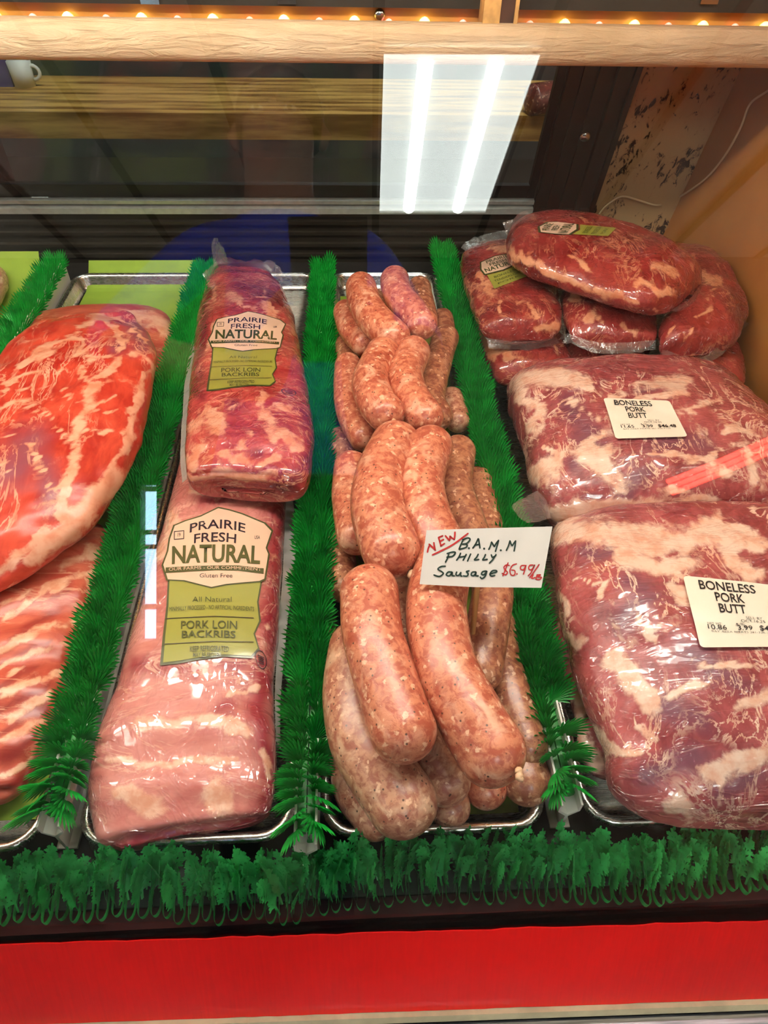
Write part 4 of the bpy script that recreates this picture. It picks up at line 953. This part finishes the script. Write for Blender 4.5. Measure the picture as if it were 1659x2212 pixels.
price = [[(1105, 560), (1070, 555), (1042, 585), (1065, 620), (1085, 645), (1060, 672), (1022, 655)], [(1092, 530), (1030, 685)], [(1192, 542), (1145, 560), (1115, 620), (1130, 675), (1170, 672), (1172, 625), (1135, 615)], [(1198, 662)],
         [(1290, 560), (1250, 565), (1240, 600), (1275, 612), (1305, 565)], [(1305, 560), (1290, 620), (1275, 665)], [(1390, 555), (1350, 560), (1338, 600), (1372, 612), (1408, 560)], [(1408, 555), (1370, 640), (1332, 685)], [(1462, 550), (1400, 640), (1352, 705)], [(1390, 670), (1375, 715), (1415, 705)], [(1440, 672), (1425, 725)], [(1440, 675), (1480, 672), (1445, 698), (1490, 702), (1468, 728), (1428, 728)]]
blk = [[(558, 250), (530, 310), (508, 365)], [(552, 255), (610, 232), (638, 250), (600, 295), (548, 308)], [(548, 308), (600, 312), (590, 345), (510, 368)], [(625, 355)], [(735, 242), (705, 305), (672, 352)], [(740, 245), (748, 300), (756, 352)], [(694, 318), (752, 308)], [(806, 360)],
       [(895, 282), (880, 330), (862, 368)], [(895, 282), (915, 315), (928, 335)], [(928, 335), (955, 290), (978, 262)], [(978, 262), (960, 330), (942, 392)], [(1005, 380)], [(1115, 268), (1095, 330), (1072, 380)], [(1115, 268), (1130, 310), (1142, 325)], [(1142, 325), (1165, 290), (1182, 268)], [(1182, 268), (1175, 330), (1164, 388)],
       [(385, 425), (370, 470), (346, 520)], [(365, 418), (430, 400), (462, 408), (430, 450), (362, 462)], [(525, 415), (505, 460), (478, 498)], [(592, 430), (575, 465), (556, 498)], [(500, 465), (575, 452)], [(645, 425), (625, 470), (608, 508)], [(735, 428), (715, 465), (690, 495), (742, 490)], [(822, 432), (808, 465), (790, 495), (842, 488)], [(892, 435), (905, 465), (925, 455)], [(948, 432), (910, 490), (870, 532)],
       [(342, 570), (290, 575), (255, 605), (300, 635), (318, 660), (270, 692), (208, 675)], [(420, 640), (378, 640), (355, 672), (390, 685), (425, 645)], [(425, 645), (425, 680), (450, 685)], [(478, 640), (470, 672), (500, 680), (528, 645)], [(528, 645), (525, 680), (540, 688)], [(625, 625), (595, 635), (615, 662), (600, 688), (560, 685)], [(705, 638), (665, 642), (652, 675), (685, 682), (710, 645)], [(710, 645), (705, 680), (735, 685)],
       [(830, 628), (790, 635), (775, 665), (805, 672), (838, 632)], [(838, 632), (818, 690), (780, 718), (760, 700)], [(880, 660), (950, 640), (950, 622), (905, 625), (875, 665), (895, 688), (932, 680)]]
pen(red, 20, 'red_handwriting', MAT['ink_red'], 'red handwriting'); pen(price, 15, 'red_handwriting', MAT['ink_red'], 'red price'); pen(blk, 19, 'handwriting', MAT['ink_green'], 'black-green handwriting')
s1 = card_pt(1040, 1180, -.0022); s2 = P(1021, 1368, .100)
m = MB(); m.tube([s1, (s1 + s2) / 2, s2], .0022, 10); m.out('stick', MAT['wood_stick'], sg, smooth=True)

# ------------------------------------------------------------------ bagged boneless meat and tenderloins (last tray)
def sticker(pk, quad, parent, wt, price):
    r = .05; pts = []
    for cx_, cy_, a0 in ((1 - r, r, -90), (1 - r, 1 - r, 0), (r, 1 - r, 90), (r, r, 180)):
        for q in range(5): a = math.radians(a0 + q * 22.5); pts.append((cx_ + r * math.cos(a), cy_ + r * math.sin(a)))
    o = lay(poly_bm([pts]), quad, pk, .0035, 'sticker', MAT['sticker'], parent, step=.05)
    for it in [('BONELESS', .42, .175, .135, .56, .012, 0, 0), ('PORK', .42, .335, .135, .29, .012, 0, 0), ('BUTT', .42, .495, .135, .27, .012, 0, 0), ('SELL BY', .62, .575, .040, .17, -.01, 0, 0), ('OCT.16.25', .60, .625, .042, .25, -.008, 0, 0), ('NET WT', .20, .680, .035, .14, -.01, 0, 0), ('$/lb', .46, .675, .035, .09, -.01, 0, 0), (wt, .22, .745, .072, .19, .004, 0, 0), ('3.99', .50, .742, .072, .15, .004, 0, 0), (price, .78, .742, .080, .25, .012, 0, 0), ('BAY AREA MEATS 281-326-7164', .48, .790, .030, .66, -.01, 0, 0)]: lay(text_bm([it]), quad, pk, .0042, 'lettering', MAT['ink'], o, step=.08)
    o['label'] = 'white weight and price sticker'; return o
LOIN = MAT['loin']
def loin(secs, label, fat, deep=(), seed=1, mat=None, **k):
    m = Meat(secs, fat, deep, seed=seed, lump=.006, lsc=24, nv=90, nt=72, capq=5, pe=2.3, **k)
    t = thing('tenderloin_pack', m.origin, label, 'meat pack', 'bagged tenderloins in the stack'); m.put('meat', mat or LOIN, t); return m, t
# lower layer
mL, t = loin([(1010, 650, 1190, 640, .008, .055), (1030, 720, 1210, 720, .008, .062), (1055, 790, 1235, 780, .008, .058), (1075, 830, 1235, 815, .008, .045)], 'bagged tenderloin in the bottom layer next to the leaf divider', [([(1040, 700), (1060, 760)], 14), ([(1075, 730), (1110, 770)], 7)], seed=51)
mL, t = loin([(1215, 690, 1400, 690, .008, .052), (1225, 760, 1405, 755, .008, .058), (1232, 800, 1400, 800, .008, .048), (1240, 822, 1390, 818, .010, .034)], 'bagged tenderloin in the middle of the bottom layer, mostly hidden', [([(1250, 790), (1330, 800)], 12)], seed=52)
mL, t = loin([(1420, 690, 1600, 680, .008, .055), (1425, 770, 1605, 760, .008, .060), (1430, 830, 1602, 830, .008, .054), (1440, 865, 1590, 862, .010, .036)], 'bagged tenderloin in the bottom layer against the tan panel', [([(1450, 790), (1520, 800)], 10)], seed=53)
# the two big bags
mB0 = Meat([(1150, 1330, 1750, 1200, .008, .030), (1215, 1440, 1800, 1400, .008, .034), (1240, 1560, 1850, 1550, .008, .034), (1262, 1650, 1850, 1640, .008, .032), (1300, 1700, 1850, 1700, .010, .026)], [([(1250, 1480), (1260, 1600), (1290, 1660)], 16)], [([(1270, 1660)], 18)], seed=60, nv=60, nt=60)
t = thing('bagged_meat', mB0.origin, 'flat piece of bagged meat underneath the front boneless meat bag', 'meat pack'); mB0.put('meat', MAT['butt'], t)
mB2 = Meat([(1120, 812, 1500, 805, .010, .060), (1096, 828, 1560, 826, .008, .100), (1106, 900, 1650, 900, .008, .110), (1130, 980, 1720, 985, .008, .112), (1158, 1060, 1760, 1065, .008, .104), (1185, 1122, 1780, 1125, .008, .085), (1200, 1160, 1790, 1160, .012, .060)],
    [([(1107, 825), (1196, 816), (1263, 841)], 16), ([(1116, 846), (1162, 884), (1150, 926)], 14), ([(1381, 825), (1491, 825), (1466, 841)], 9), ([(1263, 841), (1381, 858), (1487, 854)], 5), ([(1297, 926), (1255, 968)], 10), ([(1268, 976), (1318, 1018), (1339, 1040)], 24), ([(1487, 896), (1550, 862)], 5), ([(1567, 926), (1651, 938)], 5), ([(1150, 1027), (1196, 1010)], 18), ([(1196, 1111), (1339, 1086), (1529, 1111)], 15), ([(1563, 1022)], 12), ([(1180, 960), (1220, 990)], 6), ([(1390, 960), (1480, 1000), (1560, 980)], 5), ([(1230, 870), (1300, 900)], 4), ([(1130, 980), (1140, 1060)], 10), ([(1440, 1060), (1560, 1090)], 6), ([(1600, 960), (1640, 1050)], 5)],
    [([(1230, 880), (1290, 960)], 26), ([(1430, 950), (1520, 960)], 26), ([(1240, 1000)], 16), ([(1400, 1020), (1350, 1060)], 20), ([(1420, 830), (1380, 840)], 8)],
    seed=61, lump=.008, lsc=17, nv=150, nt=120, fine=.001, capq=7)
pkB2 = thing('bagged_meat', mB2.origin, 'rear bag of boneless pork with sticker, in front of the tenderloin stack', 'meat pack'); mB2.put('meat', MAT['butt'], pkB2)
sticker(mB2, [(1303, 862), (1445, 868), (1484, 945), (1330, 950)], pkB2, '11.65', '$46.48')
mB1 = Meat([(1200, 1128, 1780, 1122, .030, .060), (1186, 1145, 1790, 1136 , .028, .098), (1196, 1220, 1830, 1220 , .028, .112), (1212, 1320, 1860, 1320 , .028, .114), (1236, 1420, 1880, 1420 , .028, .112), (1270, 1520, 1900, 1520 , .028, .106), (1312, 1620, 1900, 1620 , .028, .096), (1322, 1690, 1900, 1690 , .028, .084), (1370, 1750, 1880, 1765, .030, .066), (1440, 1785, 1850, 1800, .030, .042)],
    [([(1197, 1144), (1313, 1144), (1422, 1169), (1494, 1177), (1530, 1148)], 24), ([(1349, 1202), (1422, 1224), (1494, 1220)], 20), ([(1566, 1202), (1639, 1238)], 14), ([(1328, 1430), (1371, 1477), (1407, 1513)], 20), ([(1219, 1375), (1252, 1397)], 10), ([(1451, 1274), (1469, 1296)], 14), ([(1530, 1672), (1584, 1643), (1653, 1629)], 20), ([(1443, 1748), (1480, 1730), (1476, 1755)], 16), ([(1313, 1614), (1385, 1629)], 9), ([(1277, 1571), (1295, 1614)], 12), ([(1313, 1245), (1291, 1300)], 4), ([(1385, 1350), (1420, 1380)], 6), ([(1560, 1150), (1650, 1170)], 16), ([(1230, 1250), (1300, 1260), (1340, 1230)], 3), ([(1500, 1430), (1640, 1440)], 5), ([(1380, 1560), (1420, 1600)], 8), ([(1450, 1510), (1520, 1470)], 8), ([(1600, 1530), (1650, 1500)], 12), ([(1210, 1290), (1230, 1320)], 8)],
    [([(1260, 1200), (1310, 1190)], 16), ([(1360, 1260), (1400, 1300), (1350, 1340)], 26), ([(1560, 1700), (1640, 1680)], 24), ([(1440, 1530), (1520, 1560)], 24), ([(1400, 1680), (1500, 1640)], 26), ([(1480, 1400), (1600, 1480)], 20)],
    seed=62, lump=.008, lsc=16, nv=170, nt=130, fine=.001, capq=8)
pkB1 = thing('bagged_meat', mB1.origin, 'front bag of boneless pork with large sticker, next to the parsley runner', 'meat pack'); mB1.put('meat', MAT['butt'], pkB1)
sticker(mB1, [(1474, 1246), (1690, 1268), (1720, 1400), (1512, 1400)], pkB1, '10.86', '$43.33')
sheet('plastic_wrap', [(1312, 1600, .05), (1322, 1690, .045), (1372, 1752, .03), (1440, 1788, .02), (1560, 1800, .018)], [(1302, 1610, .03), (1316, 1712, .02), (1366, 1772, .012), (1434, 1806, .01), (1560, 1815, .009)], MAT['film'], pkB1, 50, 8, .002, 40, 23)
sheet('plastic_wrap', [(1190, 1120, .07), (1180, 1080, .07), (1160, 1060, .075)], [(1140, 1130, .085), (1112, 1105, .10), (1105, 1090, .10)], MAT['film'], pkB2, 24, 10, .003, 60, 29)
# upper layer
mT1, tT1 = loin([(1010, 530, 1120, 520, .062, .085), (994, 560, 1165, 545, .062, .105), (1000, 610, 1186, 590, .062, .112), (1018, 670, 1206, 650, .062, .112), (1040, 715, 1212, 705, .062, .104), (1070, 738, 1195, 735, .062, .085)], 'bagged tenderloin beside the leaf divider, crossed by the top one', [([(1124, 656), (1154, 681)], 6), ([(1162, 715), (1200, 707)], 10), ([(1030, 600), (1060, 620)], 4), ([(1060, 540), (1090, 530)], 6), ([(1080, 650), (1090, 670)], 4)], [([(1010, 560), (1005, 620)], 12)], seed=71)
mT3, tT3 = loin([(1225, 600, 1360, 590, .062, .085), (1212, 640, 1400, 640, .062, .108), (1222, 690, 1420, 690, .062, .108), (1236, 730, 1416, 735, .062, .092), (1260, 748, 1400, 752, .060, .078)], 'short bagged tenderloin under the top one, its film end gathered forward', [([(1250, 625), (1240, 650)], 8), ([(1340, 705), (1365, 720)], 8), ([(1265, 700), (1280, 690)], 6), ([(1300, 690)], 5)], [], seed=73)
mT4, tT4 = loin([(1400, 520, 1500, 540, .062, .090), (1420, 570, 1570, 570, .062, .118), (1432, 640, 1608, 630, .062, .122), (1428, 700, 1612, 690, .062, .118), (1424, 750, 1590, 735, .062, .104), (1440, 772, 1550, 765, .062, .084)], 'bagged tenderloin leaning against the tan end panel', [([(1445, 715), (1453, 694)], 5), ([(1470, 730), (1480, 718)], 5), ([(1480, 590), (1560, 610)], 8), ([(1500, 690), (1540, 670)], 3)], [([(1580, 640), (1600, 690)], 12)], seed=74)
mT2, tT2 = loin([(1092, 530, 1110, 480, .112, .150), (1100, 560, 1160, 476, .110, .165), (1170, 592, 1240, 478, .108, .172), (1280, 632, 1350, 500, .108, .172), (1370, 660, 1450, 540, .108, .168), (1440, 664, 1500, 580, .108, .158), (1480, 650, 1522, 604, .112, .140)], 'topmost bagged tenderloin lying slantwise over the stack', [([(1099, 542), (1213, 597), (1318, 635), (1381, 656)], 8), ([(1419, 580), (1466, 597)], 12), ([(1339, 508)], 6), ([(1230, 570), (1270, 590)], 5), ([(1380, 620), (1450, 630)], 8)], [([(1120, 560), (1200, 600)], 8)], seed=72)
def mini_label(pk, quad, parent, lines):
    bd = lay(poly_bm([[(.10, .06), (.5, 0), (.9, .08), (1, .2), (.95, .5), (.5, .55), (.02, .5), (0, .3)]]), quad, pk, .0012, 'label', MAT['lab_dark'], parent, step=.1)
    lay(poly_bm([[(.12, .09), (.5, .03), (.88, .11), (.965, .22), (.92, .47), (.5, .52), (.05, .47), (.04, .3)]]), quad, pk, .0018, 'shield', MAT['lab_cream'], bd, step=.1)
    lay(poly_bm([[(.08, .52), (.5, .57), (.93, .52), (.95, 1), (.05, 1)]]), quad, pk, .0014, 'olive_panel', MAT['lab_green'], bd, step=.1)
    for it in [('PRAIRIE', .5, .19, .10, .55, .01, 0, .02), ('FRESH', .48, .29, .09, .42, .01, 0, 0), ('NATURAL', .5, .44, .13, .82, .02, 0, 0), (lines[0], .5, .70, .07, .6, .0, 0, 0), (lines[1], .5, .82, .07, .7, 0, 0, 0), (lines[2], .5, .92, .05, .6, 0, 0, 0)]: lay(text_bm([it]), quad, pk, .0024, 'lettering', MAT['lab_dark'], bd, step=.2)
    bd['label'] = 'printed cream and olive label'
mini_label(mT1, [(1026, 566), (1112, 540), (1142, 596), (1064, 626)], tT1, ('BONELESS', 'TENDERLOIN', 'PORK'))
mini_label(mT2, [(1152, 505), (1170, 476), (1332, 492), (1312, 512)], tT2, ('BONELESS', 'TENDERLOIN', 'PORK'))
mini_label(mT4, [(1402, 515), (1460, 522), (1480, 550), (1425, 545)], tT4, ('BONELESS', 'TENDERLOIN', 'PORK'))
sheet('plastic_wrap', [(1096, 510, .15), (1110, 490, .16), (1150, 478, .165)], [(1088, 482, .165), (1130, 462, .18), (1172, 465, .178)], MAT['film'], tT2, 30, 12, .006, 75, 31)
sheet('plastic_wrap', [(1012, 545, .09), (1060, 525, .10), (1100, 515, .10)], [(990, 535, .092), (1040, 508, .105), (1090, 500, .105)], MAT['film'], tT1, 30, 10, .005, 75, 37)
sheet('plastic_wrap', [(1050, 730, .085), (1120, 738, .085), (1200, 730, .085)], [(1058, 752, .075), (1130, 756, .072), (1212, 742, .072)], MAT['film'], tT1, 30, 8, .003, 60, 41)
sheet('plastic_wrap', [(1206, 660, .09), (1212, 700, .08), (1222, 730, .08)], [(1196, 650, .09), (1216, 712, .07), (1206, 735, .07)], MAT['film'], tT1, 24, 8, .003, 60, 42)
sheet('plastic_wrap', [(1225, 720, .085), (1300, 740, .08), (1416, 735, .08)], [(1215, 738, .075), (1300, 764, .07), (1420, 755, .07)], MAT['film'], tT3, 40, 8, .004, 70, 43)
sheet('plastic_wrap', [(1430, 755, .085), (1520, 770, .08), (1608, 690, .085)], [(1430, 770, .075), (1530, 785, .07), (1618, 700, .075)], MAT['film'], tT4, 40, 8, .003, 70, 47)
sheet('plastic_wrap', [(1380, 660, .12), (1470, 660, .125), (1518, 610, .13)], [(1384, 668, .11), (1476, 670, .115), (1530, 606, .12)], MAT['film'], tT2, 30, 6, .002, 70, 49)

# ------------------------------------------------------------------ the person taking the picture, who is mirrored in the pane
def figure():
    t = thing('person', (-.17, -.80, FL), 'person in a blue shirt holding a phone, mirrored dimly in the case glass', 'person')
    o0 = ORG[t.name]; V = []; E = []; Rr = []
    def j(p, r, par=None):
        V.append(tuple(np.array(p) - o0)); Rr.append(r)
        if par is not None: E.append((par, len(V) - 1))
        return len(V) - 1
    cx_ = -.17; pel = j((cx_, -.82, FL + .92), .13)
    ab = j((cx_, -.82, FL + 1.08), .125, pel); ch = j((cx_, -.80, FL + 1.28), .14, ab); nb = j((cx_, -.77, FL + 1.42), .075, ch)
    nk = j((cx_, -.75, FL + 1.50), .058, nb); hd = j((cx_, -.72, FL + 1.60), .082, nk); cr = j((cx_, -.73, FL + 1.70), .078, hd)
    for s in (-1, 1):
        sh = j((cx_ + s * .17, -.77, FL + 1.40), .065, nb); el = j((cx_ + s * .27, -.52, FL + 1.14), .043, sh)
        wx = .022 if s > 0 else -.080; wr = j((wx + s * .03, -.135, HC - .105), .025, el); pm = j((wx + s * .008, -.085, HC - .075), .026, wr)
        for k in range(4):
            a = j((wx + s * .004, -.058, HC - .040 - k * .017), .0085, pm); bb = j((wx - s * .006, -.038, HC - .036 - k * .018), .008, a); j((wx - s * .022, -.040, HC - .036 - k * .018), .007, bb)
        a = j((wx - s * .004, -.088, HC - .052), .010, pm); j((wx - s * .020, -.076, HC - .040), .0085, a)
        hp = j((cx_ + s * .09, -.82, FL + .86), .10, pel); kn = j((cx_ + s * .10, -.80, FL + .48), .062, hp); an = j((cx_ + s * .10, -.84, FL + .08), .042, kn); j((cx_ + s * .11, -.70, FL + .035), .035, an)
    me = bpy.data.meshes.new('body'); me.from_pydata(V, E, []); o = bpy.data.objects.new('body', me); COL.objects.link(o); o.parent = t; ORG[o.name] = o0
    sk = o.modifiers.new('skin', 'SKIN'); sk.use_smooth_shade = True
    for i, r in enumerate(Rr): me.skin_vertices[0].data[i].radius = (r, r)
    me.skin_vertices[0].data[0].use_root = True
    o.modifiers.new('round', 'SUBSURF').levels = 2; o.modifiers['round'].render_levels = 2
    skin = NT('skin_and_clothes'); tc = skin.n('ShaderNodeTexCoord').outputs['Object']; sp = skin.n('ShaderNodeSeparateXYZ', Vector=tc)
    z = sp.outputs[2]; y = sp.outputs[1]
    isshirt = skin.math('MULTIPLY', skin.ss(z, .93, .94), skin.math('SUBTRACT', 1.0, skin.ss(z, 1.455, 1.46)))
    isshirt = skin.math('MULTIPLY', isshirt, skin.math('SUBTRACT', 1.0, skin.ss(y, .36, .37)))
    legs = skin.math('SUBTRACT', 1.0, skin.ss(z, .93, .94))
    c = skin.mix(isshirt, srgb(196, 140, 112), srgb(26, 66, 226)); c = skin.mix(legs, c, srgb(40, 44, 58)); skin.p(Base_Color=c, Roughness=.7)
    me.materials.append(skin.m)
    hc = np.array((cx_, -.735, FL + 1.64)); dk = plain('dark_hair', srgb(40, 28, 20), .7)
    u = np.linspace(0, math.pi, 20); w = np.linspace(0, 2 * math.pi, 28, endpoint=False)
    def blob(c, rx, ry, rz, name, mat, lim=0, n_=1.0):
        vv = []; 
        for a in u * n_:
            for q in w: vv.append(c + (rx * math.sin(a) * math.cos(q), ry * math.sin(a) * math.sin(q), rz * math.cos(a)))
        f = [(i * 28 + k, i * 28 + (k + 1) % 28, (i + 1) * 28 + (k + 1) % 28, (i + 1) * 28 + k) for i in range(19) for k in range(28)]
        link(name, vv, f, mat, t)
    blob(hc + (0, -.022, .035), .092, .098, .105, 'hair', dk, n_=.62)
    sk2 = plain('face_skin', srgb(196, 140, 112), .6); wt = plain('eye_white', srgb(230, 226, 220), .3)
    m = MB(); m.tube([hc + (0, .085, .012), hc + (0, .100, -.018), hc + (0, .104, -.034), hc + (0, .086, -.042)], [.007, .011, .014, .008], 10); m.out('nose', sk2, t, smooth=True)
    m = MB(); m.tube([hc + (-.026, .080, -.066), hc + (0, .090, -.066), hc + (.026, .080, -.066)], [.003, .006, .003], 8); m.out('mouth', plain('lips', srgb(150, 80, 76), .5), t, smooth=True)
    for s in (-1, 1):
        blob(hc + (s * .032, .076, .0), .013, .009, .008, 'eye', wt); blob(hc + (s * .032, .0845, .0), .005, .003, .005, 'iris', dk)
        m = MB(); m.tube([hc + (s * .086, -.01, .022), hc + (s * .097, -.016, .0), hc + (s * .088, -.006, -.03)], [.008, .013, .007], 10); m.out('ear', sk2, t, smooth=True)
figure()
Rm = np.array(R)
v = np.array([[x, y, z] for z in (.006, .014) for x, y in ((-.064, -.132), (.010, -.132), (.010, .018), (-.064, .018))], float) @ Rm.T + CAM
tag(link('phone', v, [(0, 3, 2, 1), (4, 5, 6, 7), (0, 1, 5, 4), (1, 2, 6, 5), (2, 3, 7, 6), (3, 0, 4, 7)], MAT['black'], smooth=False), 'black phone held up in front of the person in blue', 'phone')
